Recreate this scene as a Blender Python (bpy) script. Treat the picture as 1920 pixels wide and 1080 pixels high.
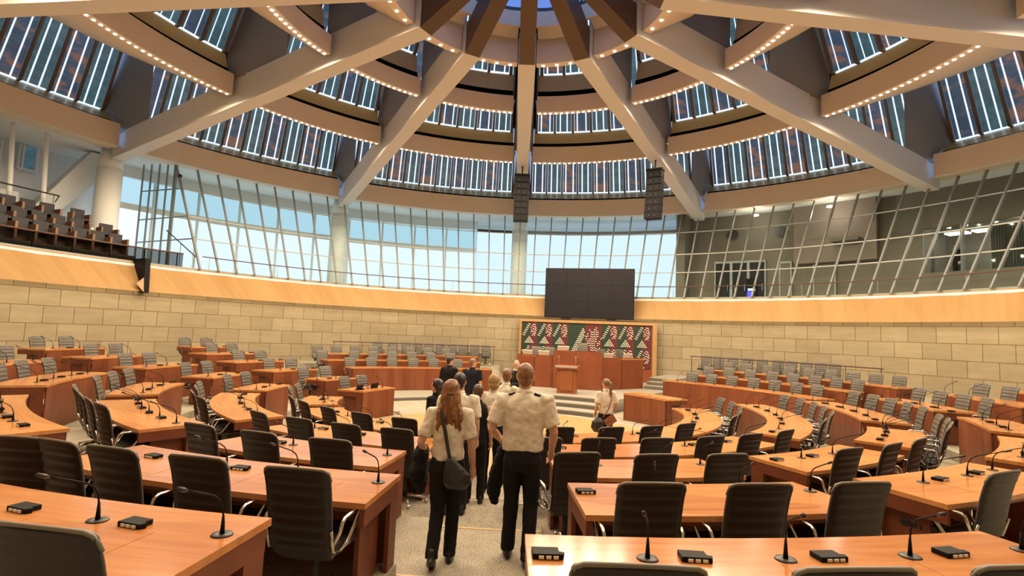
import bpy, bmesh, math, random
from mathutils import Vector, Matrix
random.seed(11)
for o in list(bpy.data.objects): bpy.data.objects.remove(o)
SC = bpy.context.scene
COL = SC.collection
D2R = math.pi/180
# ---------------------------------------------------------------- camera
CAM = Vector((0.0, -13.0, 2.42))
_pit, _rol, _yaw = [a*D2R for a in (4.9198, 2.3659, -0.6108)]
_fw = Vector((math.sin(_yaw)*math.cos(_pit), math.cos(_yaw)*math.cos(_pit), math.sin(_pit)))
_r0 = Vector((math.cos(_yaw), -math.sin(_yaw), 0)); _u0 = _r0.cross(_fw)
_R = _r0*math.cos(_rol) + _u0*math.sin(_rol); _U = _u0*math.cos(_rol) - _r0*math.sin(_rol)
cd = bpy.data.cameras.new('camera'); cam = bpy.data.objects.new('camera', cd); COL.objects.link(cam)
cd.sensor_width = 36.0; cd.lens = 36.0*1010.98/1920; cd.clip_start = 0.05; cd.clip_end = 200
cam.matrix_world = Matrix(((_R.x,_U.x,-_fw.x,CAM.x),(_R.y,_U.y,-_fw.y,CAM.y),(_R.z,_U.z,-_fw.z,CAM.z),(0,0,0,1)))
SC.camera = cam
# ---------------------------------------------------------------- sky, exposure
w = bpy.data.worlds.new('sky'); SC.world = w; w.use_nodes = True
w.node_tree.nodes['Background'].inputs[0].default_value = (0.35,0.55,1.0,1)
w.node_tree.nodes['Background'].inputs[1].default_value = 1.0
vs = SC.view_settings
SC.display_settings.display_device = 'sRGB'
vs.view_transform = 'Standard'; vs.look = 'None'; vs.gamma = 1.0; vs.use_curve_mapping = False
vs.exposure = 1.0
SC.cycles.use_denoising = True
SC.cycles.max_bounces = 6; SC.cycles.diffuse_bounces = 3; SC.cycles.glossy_bounces = 3; SC.cycles.transparent_max_bounces = 12
SC.cycles.sample_clamp_indirect = 4.0
try: SC.cycles.use_light_tree = True
except Exception: pass
P_SPOT = 184.0      # watts of one warm ceiling spot
P_COVE = 2.2        # emission of the cove strip under the timber band
P_PANE = 0.60        # daylight behind the frosted facade panes
P_STRIP = 0.8       # daylight behind the louvre gaps
# ---------------------------------------------------------------- helpers
def newmat(name):
    m = bpy.data.materials.new(name); m.use_nodes = True
    nt = m.node_tree; return m, nt, nt.nodes['Principled BSDF']
def pmat(name, col, rough=.5, metal=0.0, spec=.5, coat=0.0, emit=None, es=0.0):
    m, nt, b = newmat(name)
    b.inputs['Base Color'].default_value = (*col,1); b.inputs['Roughness'].default_value = rough
    b.inputs['Metallic'].default_value = metal; b.inputs['Specular IOR Level'].default_value = spec
    if coat: b.inputs['Coat Weight'].default_value = coat; b.inputs['Coat Roughness'].default_value = .12
    if emit: b.inputs['Emission Color'].default_value = (*emit,1); b.inputs['Emission Strength'].default_value = es
    return m
def N(nt, t, **kw):
    n = nt.nodes.new(t)
    for k,v in kw.items(): setattr(n,k,v)
    return n
def mth(nt, op, a, b=None):
    n = N(nt,'ShaderNodeMath',operation=op)
    for i,x in enumerate((a,b)):
        if x is None: continue
        if isinstance(x,(int,float)): n.inputs[i].default_value = x
        else: nt.links.new(x,n.inputs[i])
    return n.outputs[0]
def polar(nt, cx, cy, R):
    g = N(nt,'ShaderNodeNewGeometry'); s = N(nt,'ShaderNodeSeparateXYZ'); nt.links.new(g.outputs['Position'],s.inputs[0])
    dx = mth(nt,'SUBTRACT',s.outputs[0],cx); dy = mth(nt,'SUBTRACT',s.outputs[1],cy)
    at = mth(nt,'ARCTAN2',dx,dy)
    rr = mth(nt,'SQRT',mth(nt,'ADD',mth(nt,'MULTIPLY',dx,dx),mth(nt,'MULTIPLY',dy,dy)))
    arc = mth(nt,'MULTIPLY',at,R if R else rr)
    return arc, rr, s.outputs[2]
def comb(nt,x,y,z):
    c = N(nt,'ShaderNodeCombineXYZ')
    for i,v in enumerate((x,y,z)):
        if isinstance(v,(int,float)): c.inputs[i].default_value = v
        else: nt.links.new(v,c.inputs[i])
    return c.outputs[0]
def ramp(nt, fac, stops):
    r = N(nt,'ShaderNodeValToRGB'); e = r.color_ramp.elements
    while len(e) < len(stops): e.new(.5)
    for i,(p,c) in enumerate(stops): e[i].position = p; e[i].color = (*c,1)
    nt.links.new(fac, r.inputs[0]); return r.outputs[0]
def noise(nt, vec, scale, detail=4, rough=.55):
    n = N(nt,'ShaderNodeTexNoise'); n.inputs['Scale'].default_value = scale; n.inputs['Detail'].default_value = detail
    n.inputs['Roughness'].default_value = rough
    if vec is not None: nt.links.new(vec,n.inputs['Vector'])
    return n.outputs['Fac']
SX, SY = -0.063, 1.342
def wood_seat(name, c0, c1, c2, boards=.32, rough=.28, front=False):
    m, nt, b = newmat(name)
    arc, rr, z = polar(nt, SX, SY, None)
    if front:
        v = comb(nt, mth(nt,'MULTIPLY',arc,14.0), mth(nt,'MULTIPLY',rr,1.0), mth(nt,'MULTIPLY',z,1.1))
        cell = mth(nt,'FLOOR',mth(nt,'DIVIDE',arc,boards))
    else:
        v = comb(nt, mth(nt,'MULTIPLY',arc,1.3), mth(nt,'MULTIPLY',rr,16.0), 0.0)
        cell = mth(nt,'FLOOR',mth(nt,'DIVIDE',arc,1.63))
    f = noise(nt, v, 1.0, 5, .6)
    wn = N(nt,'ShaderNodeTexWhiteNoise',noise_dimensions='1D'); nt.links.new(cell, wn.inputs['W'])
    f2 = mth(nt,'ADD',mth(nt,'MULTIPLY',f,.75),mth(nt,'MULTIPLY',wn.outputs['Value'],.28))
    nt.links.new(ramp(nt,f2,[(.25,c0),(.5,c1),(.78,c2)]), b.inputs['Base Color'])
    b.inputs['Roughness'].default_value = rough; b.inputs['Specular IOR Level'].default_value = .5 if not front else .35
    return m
def stone_mat():
    m, nt, b = newmat('sandstone_blocks')
    arc, rr, z = polar(nt, 0, 0, 16.8)
    br = N(nt,'ShaderNodeTexBrick',offset=.5,squash=1.0)
    br.inputs['Scale'].default_value = 1.0; br.inputs['Brick Width'].default_value = .953; br.inputs['Row Height'].default_value = .598
    br.inputs['Mortar Size'].default_value = .011; br.inputs['Mortar Smooth'].default_value = .1; br.inputs['Bias'].default_value = 0.0
    br.inputs['Color1'].default_value = (.335,.29,.20,1); br.inputs['Color2'].default_value = (.275,.235,.16,1); br.inputs['Mortar'].default_value = (.13,.085,.04,1)
    nt.links.new(comb(nt, mth(nt,'ADD',arc,.22), mth(nt,'SUBTRACT',z,.352-.598*4), 0.0), br.inputs['Vector'])
    nz = noise(nt, comb(nt, mth(nt,'MULTIPLY',arc,.6), mth(nt,'MULTIPLY',z,3.0), 0.0), 1.6, 6, .65)
    mx = N(nt,'ShaderNodeMix',data_type='RGBA',blend_type='MULTIPLY'); mx.inputs[0].default_value = .55
    nt.links.new(br.outputs['Color'], mx.inputs[6]); nt.links.new(ramp(nt,nz,[(.3,(.72,.66,.58)),(.7,(1.08,1.04,.98))]), mx.inputs[7])
    nt.links.new(mx.outputs[2], b.inputs['Base Color']); b.inputs['Roughness'].default_value = .8; b.inputs['Specular IOR Level'].default_value = .2
    return m
def band_mat():
    m, nt, b = newmat('pale_timber_band')
    arc, rr, z = polar(nt, 0, 0, 17.0)
    sk = mth(nt,'ADD',arc,mth(nt,'MULTIPLY',z,.45))
    f = noise(nt, comb(nt, mth(nt,'MULTIPLY',sk,3.2), mth(nt,'MULTIPLY',z,.6), 0.0), 1.0, 5, .6)
    wn = N(nt,'ShaderNodeTexWhiteNoise',noise_dimensions='1D'); nt.links.new(mth(nt,'FLOOR',mth(nt,'DIVIDE',sk,.9)), wn.inputs['W'])
    f2 = mth(nt,'ADD',mth(nt,'MULTIPLY',f,.75),mth(nt,'MULTIPLY',wn.outputs['Value'],.2))
    nt.links.new(ramp(nt,f2,[(.25,(.31,.175,.066)),(.5,(.365,.215,.085)),(.8,(.41,.255,.108))]), b.inputs['Base Color'])
    b.inputs['Roughness'].default_value = .42; return m
def carpet_mat():
    m, nt, b = newmat('speckled_carpet')
    g = N(nt,'ShaderNodeNewGeometry')
    f = noise(nt, g.outputs['Position'], 55, 3, .8); f2 = noise(nt, g.outputs['Position'], 3.0, 3, .5)
    s = mth(nt,'ADD',mth(nt,'MULTIPLY',f,.8),mth(nt,'MULTIPLY',f2,.2))
    nt.links.new(ramp(nt,s,[(.34,(.13,.11,.08)),(.5,(.37,.33,.26)),(.66,(.52,.475,.39))]), b.inputs['Base Color'])
    b.inputs['Roughness'].default_value = .95; b.inputs['Specular IOR Level'].default_value = .1; return m
def noisy(name, c0, c1, scale, rough, spec=.4, bump=0.0):
    m, nt, b = newmat(name)
    tc = N(nt,'ShaderNodeTexCoord'); f = noise(nt, tc.outputs['Object'], scale, 5, .6)
    nt.links.new(ramp(nt,f,[(.3,c0),(.7,c1)]), b.inputs['Base Color'])
    b.inputs['Roughness'].default_value = rough; b.inputs['Specular IOR Level'].default_value = spec
    if bump:
        bp = N(nt,'ShaderNodeBump'); bp.inputs['Strength'].default_value = bump; bp.inputs['Distance'].default_value = .02
        nt.links.new(f,bp.inputs['Height']); nt.links.new(bp.outputs[0],b.inputs['Normal'])
    return m
def emis(name, col, st):
    m = bpy.data.materials.new(name); m.use_nodes = True; nt = m.node_tree; nt.nodes.clear()
    e = N(nt,'ShaderNodeEmission'); o = N(nt,'ShaderNodeOutputMaterial')
    e.inputs[0].default_value = (*col,1); e.inputs[1].default_value = st; nt.links.new(e.outputs[0],o.inputs[0]); return m
def glass_mat(name, tint, refl):
    m = bpy.data.materials.new(name); m.use_nodes = True; nt = m.node_tree; nt.nodes.clear()
    t = N(nt,'ShaderNodeBsdfTransparent'); t.inputs[0].default_value = (*tint,1)
    g = N(nt,'ShaderNodeBsdfGlossy'); g.inputs['Roughness'].default_value = .03; g.inputs[0].default_value = (.9,.95,1,1)
    lw = N(nt,'ShaderNodeLayerWeight'); lw.inputs[0].default_value = .5
    f = mth(nt,'ADD',mth(nt,'MULTIPLY',mth(nt,'POWER',lw.outputs['Facing'],4.0),.6),refl)
    mx = N(nt,'ShaderNodeMixShader'); o = N(nt,'ShaderNodeOutputMaterial')
    nt.links.new(f,mx.inputs[0]); nt.links.new(t.outputs[0],mx.inputs[1]); nt.links.new(g.outputs[0],mx.inputs[2]); nt.links.new(mx.outputs[0],o.inputs[0]); return m

M = {}
M['stone'] = stone_mat(); M['band'] = band_mat(); M['carpet'] = carpet_mat()
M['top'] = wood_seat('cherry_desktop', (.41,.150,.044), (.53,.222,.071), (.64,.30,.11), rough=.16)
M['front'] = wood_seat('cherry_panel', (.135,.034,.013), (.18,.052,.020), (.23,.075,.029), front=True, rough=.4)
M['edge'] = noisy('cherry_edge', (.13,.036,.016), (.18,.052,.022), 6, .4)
M['parquet'] = wood_seat('maple_floor', (.42,.27,.11), (.48,.31,.13), (.54,.36,.16), rough=.4)
M['podium'] = noisy('cherry_podium', (.175,.046,.018), (.225,.064,.026), 3.0, .4)
M['lectern'] = noisy('cherry_lectern', (.24,.070,.026), (.29,.093,.035), 3.0, .38)
M['beam'] = pmat('grey_beam_paint', (.68,.66,.62), .62)
M['fascia'] = pmat('tan_fascia_paint', (.72,.61,.48), .6)
M['brown'] = pmat('brown_beam_cladding', (.10,.056,.032), .45)
M['gold'] = pmat('gold_reflector', (.78,.57,.24), .35, metal=.1)
M['gap'] = pmat('black_recess', (.006,.005,.004), .9, spec=.05)
M['mull'] = pmat('bronze_mullion', (.16,.105,.06), .5)
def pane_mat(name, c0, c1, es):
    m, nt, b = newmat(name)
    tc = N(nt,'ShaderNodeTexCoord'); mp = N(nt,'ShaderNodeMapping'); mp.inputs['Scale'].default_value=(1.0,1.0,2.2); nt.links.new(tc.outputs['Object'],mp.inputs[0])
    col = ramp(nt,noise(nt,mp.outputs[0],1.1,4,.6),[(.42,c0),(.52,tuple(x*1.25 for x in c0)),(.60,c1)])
    nt.links.new(col,b.inputs['Base Color']); nt.links.new(col,b.inputs['Emission Color']); b.inputs['Emission Strength'].default_value = es  # emission stands in for daylight and brown surroundings seen through the glass
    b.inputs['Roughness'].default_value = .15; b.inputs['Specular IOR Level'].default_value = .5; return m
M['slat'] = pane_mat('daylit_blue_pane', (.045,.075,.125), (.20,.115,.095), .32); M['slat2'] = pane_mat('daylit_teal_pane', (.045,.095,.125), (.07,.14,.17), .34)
M['fin'] = pmat('grey_fin_paint', (.30,.27,.24), .5)
M['skyblue'] = emis('lantern_sky', (.20,.36,1.0), .40)
M['strip'] = emis('daylight_pane', (.62,.80,1.0), P_STRIP)
M['pane'] = emis('frosted_daylight', (.72,.87,1.0), P_PANE)
M['pane2'] = emis('frosted_sky_pane', (.50,.76,.90), P_PANE*.85)
M['pane3'] = emis('frosted_white_pane', (.80,.90,1.0), P_PANE)
M['lamp'] = emis('warm_lamp', (1.0,.88,.70), 3.2)
M['cove'] = emis('warm_cove_strip', (1.0,.74,.40), P_COVE)
M['glass'] = glass_mat('curtain_glass', (.86,.93,.92), .02)
M['smoke'] = glass_mat('smoked_glass', (.24,.24,.23), .03)
M['steel'] = pmat('grey_steel', (.25,.265,.26), .45, metal=.2)
M['white'] = pmat('white_plaster', (.72,.74,.73), .7)
M['taupe'] = pmat('taupe_plaster', (.15,.132,.102), .75)
M['pinkt'] = pmat('rose_plaster', (.19,.148,.12), .75)
M['dark'] = pmat('dark_metal', (.02,.019,.02), .45)
M['black'] = pmat('black_plastic', (.005,.005,.006), .6, spec=.15)
M['rail'] = pmat('dark_timber_rail', (.075,.03,.016), .4)
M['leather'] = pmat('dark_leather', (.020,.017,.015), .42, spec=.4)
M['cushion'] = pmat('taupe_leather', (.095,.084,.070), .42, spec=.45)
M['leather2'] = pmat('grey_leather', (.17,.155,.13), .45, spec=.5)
M['chrome'] = pmat('chrome', (.72,.70,.66), .18, metal=1.0)
M['screen'] = pmat('black_screen', (.010,.009,.013), .5, spec=.2)
M['button'] = pmat('white_button', (.75,.73,.68), .4)
M['silver'] = pmat('silver', (.55,.52,.47), .35, metal=.6)
M['monitor'] = pmat('grey_monitor', (.42,.40,.37), .5)
M['green'] = pmat('dark_green_board', (.005,.023,.011), .7)
M['red'] = pmat('dark_red_board', (.085,.007,.010), .7)
M['dot'] = pmat('white_tile', (.72,.68,.58), .6)
M['step'] = pmat('pale_step_edge', (.62,.46,.24), .5)
M['riser'] = pmat('grey_riser', (.12,.105,.085), .7)
M['tread'] = pmat('grey_stone_tread', (.33,.305,.255), .6)
M['seatfab'] = pmat('charcoal_fabric', (.035,.035,.04), .8)
M['seatwood'] = pmat('brown_side_panel', (.16,.075,.035), .5)

class MB:
    def __init__(s): s.v=[]; s.f=[]
    def add(s, vs, fs):
        o=len(s.v); s.v += [tuple(v) for v in vs]; s.f += [tuple(i+o for i in f) for f in fs]; return s
    def box(s, x0,x1,y0,y1,z0,z1, mt=None):
        vs=[Vector((x,y,z)) for x in (x0,x1) for y in (y0,y1) for z in (z0,z1)]
        if mt is not None: vs=[mt@v for v in vs]
        return s.add(vs, [(0,1,3,2),(4,6,7,5),(0,4,5,1),(2,3,7,6),(0,2,6,4),(1,5,7,3)])
    def bar(s, a, b, w, h, up=(0,0,1)):
        a=Vector(a); b=Vector(b); d=(b-a).normalized(); u=Vector(up); x=d.cross(u)
        if x.length<1e-5: x=d.cross(Vector((1,0,0)))
        x.normalize(); y=x.cross(d)
        vs=[p+x*sx*w/2+y*sy*h/2 for p in (a,b) for sx in (-1,1) for sy in (-1,1)]
        return s.add(vs, [(0,1,3,2),(4,6,7,5),(0,4,5,1),(2,3,7,6),(0,2,6,4),(1,5,7,3)])
    def sweep(s, prof, a0, a1, n, cx=0, cy=0, closed=True):
        m=len(prof); vs=[]; fs=[]
        for i in range(n+1):
            a=(a0+(a1-a0)*i/n)*D2R
            for r,z in prof: vs.append((cx+r*math.sin(a), cy+r*math.cos(a), z))
        for i in range(n):
            for j in range(m if closed else m-1):
                k=(j+1)%m; fs.append((i*m+j,i*m+k,(i+1)*m+k,(i+1)*m+j))
        if closed: fs += [tuple(range(m)), tuple(range(n*m,n*m+m))]
        return s.add(vs,fs)
    def tube(s, pts, r, n=8, cap=True):
        pts=[Vector(p) for p in pts]; rs=r if isinstance(r,(list,tuple)) else [r]*len(pts); vs=[]; fs=[]; px=None
        for i,p in enumerate(pts):
            d=(pts[min(i+1,len(pts)-1)]-pts[max(i-1,0)]).normalized()
            if px is None:
                px=d.cross(Vector((0,0,1)))
                if px.length<.05: px=d.cross(Vector((0,1,0)))
            else: px = px-d*px.dot(d)
            px.normalize(); py=d.cross(px)
            for j in range(n):
                t=2*math.pi*j/n; vs.append(p+(px*math.cos(t)+py*math.sin(t))*rs[i])
        for i in range(len(pts)-1):
            for j in range(n):
                k=(j+1)%n; fs.append((i*n+j,i*n+k,(i+1)*n+k,(i+1)*n+j))
        if cap: fs += [tuple(range(n)), tuple(range((len(pts)-1)*n,len(pts)*n))]
        return s.add(vs,fs)
    def loft(s, rings, n=16):
        # rings: (cx,cy,cz,rx,ry) horizontal ellipses
        vs=[]; fs=[]
        for cx,cy,cz,rx,ry in rings:
            for j in range(n):
                t=2*math.pi*j/n; vs.append((cx+rx*math.cos(t), cy+ry*math.sin(t), cz))
        for i in range(len(rings)-1):
            for j in range(n):
                k=(j+1)%n; fs.append((i*n+j,i*n+k,(i+1)*n+k,(i+1)*n+j))
        fs += [tuple(range(n)), tuple(range((len(rings)-1)*n,len(rings)*n))]
        return s.add(vs,fs)
    def ball(s, c, r, n=12, m=8):
        rx,ry,rz = r if isinstance(r,(list,tuple)) else (r,r,r)
        vs=[(c[0],c[1],c[2]-rz)]; fs=[]
        for i in range(1,m):
            p=-math.pi/2+math.pi*i/m
            for j in range(n):
                t=2*math.pi*j/n; vs.append((c[0]+rx*math.cos(p)*math.cos(t), c[1]+ry*math.cos(p)*math.sin(t), c[2]+rz*math.sin(p)))
        vs.append((c[0],c[1],c[2]+rz))
        for j in range(n): fs.append((0,1+(j+1)%n,1+j))
        for i in range(m-2):
            for j in range(n): fs.append((1+i*n+j,1+i*n+(j+1)%n,1+(i+1)*n+(j+1)%n,1+(i+1)*n+j))
        L=len(vs)-1
        for j in range(n): fs.append((L,1+(m-2)*n+j,1+(m-2)*n+(j+1)%n))
        return s.add(vs,fs)
    def poly(s, pts, z0, z1):
        n=len(pts); vs=[(x,y,z0) for x,y in pts]+[(x,y,z1) for x,y in pts]
        fs=[tuple(range(n))[::-1], tuple(range(n,2*n))]+[(i,(i+1)%n,n+(i+1)%n,n+i) for i in range(n)]
        return s.add(vs,fs)
    def mesh(s, name, mat, smooth=False):
        me=bpy.data.meshes.new(name); me.from_pydata(s.v,[],s.f)
        bm=bmesh.new(); bm.from_mesh(me); bmesh.ops.recalc_face_normals(bm,faces=bm.faces); bm.to_mesh(me); bm.free()
        me.materials.append(M[mat] if isinstance(mat,str) else mat)
        if smooth:
            for p in me.polygons: p.use_smooth=True
        return me
    def build(s, name, mat, parent=None, smooth=False, bevel=0, local=False):
        if parent is not None and not local:
            inv = Matrix.Translation(parent.location)@parent.rotation_euler.to_matrix().to_4x4()
            inv = inv.inverted(); s.v=[tuple(inv@Vector(v)) for v in s.v]
        o=bpy.data.objects.new(name, s.mesh(name,mat,smooth)); COL.objects.link(o)
        if parent is not None: o.parent=parent
        if bevel:
            b=o.modifiers.new('bevel','BEVEL'); b.width=bevel; b.segments=2; b.limit_method='ANGLE'; b.angle_limit=.6
        return o
def tag(o, label=None, cat=None, group=None, kind=None):
    for k,v in (('label',label),('category',cat),('group',group),('kind',kind)):
        if v: o[k]=v
    return o
def thing(name, label, cat, loc=(0,0,0), rz=0, group=None, kind=None):
    o=bpy.data.objects.new(name,None); COL.objects.link(o); o.location=loc; o.rotation_euler=(0,0,rz); o.empty_display_size=.2
    return tag(o,label,cat,group,kind)
def struct(name, mb, mat, label=None, smooth=False, parent=None):
    o=mb.build(name,mat,parent,smooth)
    if parent is None: tag(o,label,None,None,'structure')
    return o
def dup(root, name=None, loc=None, rz=None, label=None, group=None):
    r=root.copy(); COL.objects.link(r)
    if loc is not None: r.location=loc
    if rz is not None: r.rotation_euler=(0,0,rz)
    if label: r['label']=label
    if group: r['group']=group
    for ch in list(root.children):
        c=ch.copy(); COL.objects.link(c); c.parent=r
        for g in list(ch.children):
            d=g.copy(); COL.objects.link(d); d.parent=c
    return r
def SP(R, th, z=0): return Vector((SX+R*math.sin(th*D2R), SY+R*math.cos(th*D2R), z))
def OP(r, az, z=0): return Vector((r*math.sin(az*D2R), r*math.cos(az*D2R), z))
RK=[4.37,6.12,7.85,9.57,11.31,13.04]; ZK=[.641,.802,.975,1.155,1.33,1.48]
TK=[z-.74 for z in ZK]; ARENA=-.20
def pxx(p):
    v=Vector(p)-CAM; return v.dot(_R)/v.dot(_fw)
ORD=['first','second','third','fourth','fifth','sixth','seventh','eighth','ninth','tenth','eleventh','twelfth']
# ================================================================ room shell
struct('floor', MB().sweep([(0.0,-.6),(20,-.6),(20,ARENA),(0.0,ARENA)],0,360,72,SX,SY), 'carpet', 'grey speckled floor of the sunken arena')
struct('floor_parquet', MB().sweep([(0.0,ARENA-.02),(4.22,ARENA-.02),(4.22,ARENA+.004),(0.0,ARENA+.004)],0,360,72,SX,SY), 'parquet', 'pale timber disc in the middle of the chamber')
AIS=(176.7,185.3)
for k in range(6):
    r1 = RK[k+1] if k<5 else 18.4
    for a0,a1,off in ((82,AIS[0],0),(AIS[0],AIS[1],.40),(AIS[1],308,0)):
        o1 = off if k<5 else 0
        struct('floor_tier', MB().sweep([(RK[k]+off,-.5),(r1+o1,-.5),(r1+o1,TK[k]),(RK[k]+off,TK[k])],a0,a1,max(3,int((a1-a0)/3)),SX,SY),'carpet','curved carpeted tier of the seating')
    zl=(TK[k-1] if k else ARENA); zh=(zl+TK[k])/2
    struct('floor_step', MB().sweep([(RK[k],-.4),(RK[k]+.41,-.4),(RK[k]+.41,zh),(RK[k],zh)],AIS[0],AIS[1],4,SX,SY),'carpet','carpeted half step in the centre aisle')
    struct('trim_nosing', MB().sweep([(RK[k]-.012,zh-.03),(RK[k]+.022,zh-.03),(RK[k]+.022,zh+.006),(RK[k]-.012,zh+.006)],AIS[0]+.05,AIS[1]-.05,4,SX,SY),'step','pale nosing strip on the aisle step')
MR=[9.5,11.0,12.4,14.0]; MT=[.14,.34,.52,.73]; MZ=[.86,1.07,1.26]
for a0,a1 in ((308,357),(36,82)):
    for i in range(4):
        struct('floor_tier', MB().sweep([(MR[i],-.5),(MR[i+1] if i<3 else 16.9,-.5),(MR[i+1] if i<3 else 16.9,MT[i]),(MR[i],MT[i])],a0,a1,16,SX,SY),'carpet','curved carpeted tier beside the podium')
struct('floor_step', MB().sweep([(7.2,-.4),(9.5,-.4),(9.5,-.08),(7.2,-.08)],309,357,16,SX,SY),'tread','low pale step in front of the left side benches')
struct('trim_nosing', MB().sweep([(7.185,ARENA),(7.2,ARENA),(7.2,-.10),(7.185,-.10)],309,357,16,SX,SY),'riser','dark riser under the low side step')
for i,(r,z) in enumerate(((4.62,-.05),(5.35,.10),(6.1,.25))):
    struct('floor_step', MB().sweep([(r,-.5),(16.2,-.5),(16.2,z),(r,z)],-3,36,16,SX,SY),'tread','pale curved step up to the podium')
    struct('trim_nosing', MB().sweep([(r-.012,z-.15),(r,z-.15),(r,z-.03),(r-.012,z-.03)],-3,36,16,SX,SY),'riser','dark riser of the podium steps')
for i in range(3):
    struct('floor_step', MB().sweep([(11.6+.35*i,0),(15.6,0),(15.6,.41+.16*i),(11.6+.35*i,.41+.16*i)],30.5,36,4,SX,SY),'tread','stone stair beside the right end of the podium')
    struct('trim_nosing', MB().sweep([(11.59+.35*i,.27+.16*i),(11.6+.35*i,.27+.16*i),(11.6+.35*i,.38+.16*i),(11.59+.35*i,.38+.16*i)],30.5,36,4,SX,SY),'riser','dark riser of the podium stair')
struct('wall_stone', MB().sweep([(16.8,-.4),(17.1,-.4),(17.1,3.62),(16.8,3.62)],-180,180,144),'stone','curved sandstone block wall around the chamber')
struct('trim_cove', MB().sweep([(16.62,3.545),(16.74,3.545),(16.74,3.575),(16.62,3.575)],-110,110,80),'cove','warm light strip under the timber band')
struct('wall_band', MB().sweep([(16.55,3.50),(16.60,3.50),(16.62,3.60),(17.4,4.40),(17.62,4.40),(17.62,4.66),(17.40,4.66)],-180,180,144),'band','leaning pale timber band above the stone wall')
struct('floor_gallery', MB().sweep([(17.3,4.35),(26,4.35),(26,4.60),(17.3,4.60)],-180,180,72),'white','gallery floor behind the timber band')
struct('trim_sill', MB().sweep([(17.40,4.60),(17.62,4.60),(17.62,4.72),(17.40,4.72)],-180,180,144),'steel','grey metal sill under the curtain glass')
# sealed roof and rear
struct('ceiling', MB().sweep([(2.9,15.4),(21.0,15.4),(21.0,15.6),(2.9,15.6)],0,360,72),'gap','dark roof slab above the ceiling rings')
CR=struct('ceiling_rear', MB().sweep([(3.3,11.6),(21.0,9.9),(21.0,10.1),(3.3,11.8)],121,270,40),'fascia','plain ceiling behind the viewer')
for az in (135,165,195,225,255):  # unseen lamps added behind the viewer to brighten the near desks and backs
    for r,n in ((11.98,4),(6.95,3)):
        for i in range(n):
            a=az+(-13+26*(i+.5)/n); z=11.6-(r-3.3)*.096
            MB().sweep([(.001,-.012),(.07,-.012),(.07,.01),(.001,.01)],0,360,12).build('lamp','lamp',CR,local=True).location=OP(r,a,z-.01)
            ld=bpy.data.lights.new('ceiling_spot','SPOT'); ld.energy=P_SPOT*.46; ld.color=(1.0,.78,.52); ld.spot_size=174*D2R; ld.spot_blend=.3; ld.shadow_soft_size=.09
            lo=bpy.data.objects.new('ceiling_spot',ld); COL.objects.link(lo); lo.location=OP(r,a,z-.13)
struct('wall_rear', MB().sweep([(21.0,4.4),(21.2,4.4),(21.2,15.5),(21.0,15.5)],120,270,40),'taupe','plain gallery wall behind the viewer')
# ---------------------------------------------------------------- roof beams and columns
def dirname(az):
    if abs(az)<2: return 'straight ahead'
    return ('%s of centre' % ('left' if az<0 else 'right'))
BN={-90:'the outermost one at top left',-60:'second left of the central one',-30:'first left of the central one',0:'the central one straight ahead',30:'first right of the central one',60:'second right of the central one',90:'the outermost one at top right'}
for az,nm in BN.items():
    t=thing('roof_beam','grey radial roof beam, '+nm,'beam',OP(11,az,10.3),-az*D2R,None,'structure')
    m=MB(); r0,z0,r1,z1=3.37,10.92,20.9,9.48; hw=.275
    m.add([(s*hw,r-11,z-10.3+dz) for r,z in ((r0,z0),(r1,z1)) for dz in (0,1.05) for s in (-1,1)],[(0,1,3,2),(4,6,7,5),(0,4,5,1),(2,3,7,6),(0,2,6,4),(1,5,7,3)])
    m.build('beam_body','beam',t,local=True)
    m=MB(); r0,z0,r1,z1=0.15,12.55,3.37,10.92; hw=.24
    m.add([(s*hw,r-11,z-10.3+dz) for r,z in ((r0,z0),(r1,z1)) for dz in (0,.9) for s in (-1,1)],[(0,1,3,2),(4,6,7,5),(0,4,5,1),(2,3,7,6),(0,2,6,4),(1,5,7,3)])
    m.build('inner_arm','brown',t,local=True)
    m=MB()
    for ra,rb,zb,za,w_ in ((18.6,21.6,10.55,15.4,.62),(9.6,12.4,11.25,15.4,.42),(5.4,7.2,11.6,15.4,.3)):
        m.add([(x,y-11,z-10.3) for z in (zb,za) for x,y in ((0,ra),(w_,rb),(-w_,rb))],[(0,1,2),(3,5,4),(0,3,4,1),(1,4,5,2),(2,5,3,0)])
    m.build('fin','fin',t,local=True)
    if az>15 or az<-75: continue
    c=thing('column','round pale column under the roof beam, '+nm,'column',OP(21.6,az,4.4),0,None,'structure')
    MB().tube([(0,0,.1),(0,0,4.75)],.50,24).build('shaft','white',c,True,local=True)
    MB().tube([(0,0,4.75),(0,0,5.6)],[.50,.40],24).build('capital','white',c,True,local=True)
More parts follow.
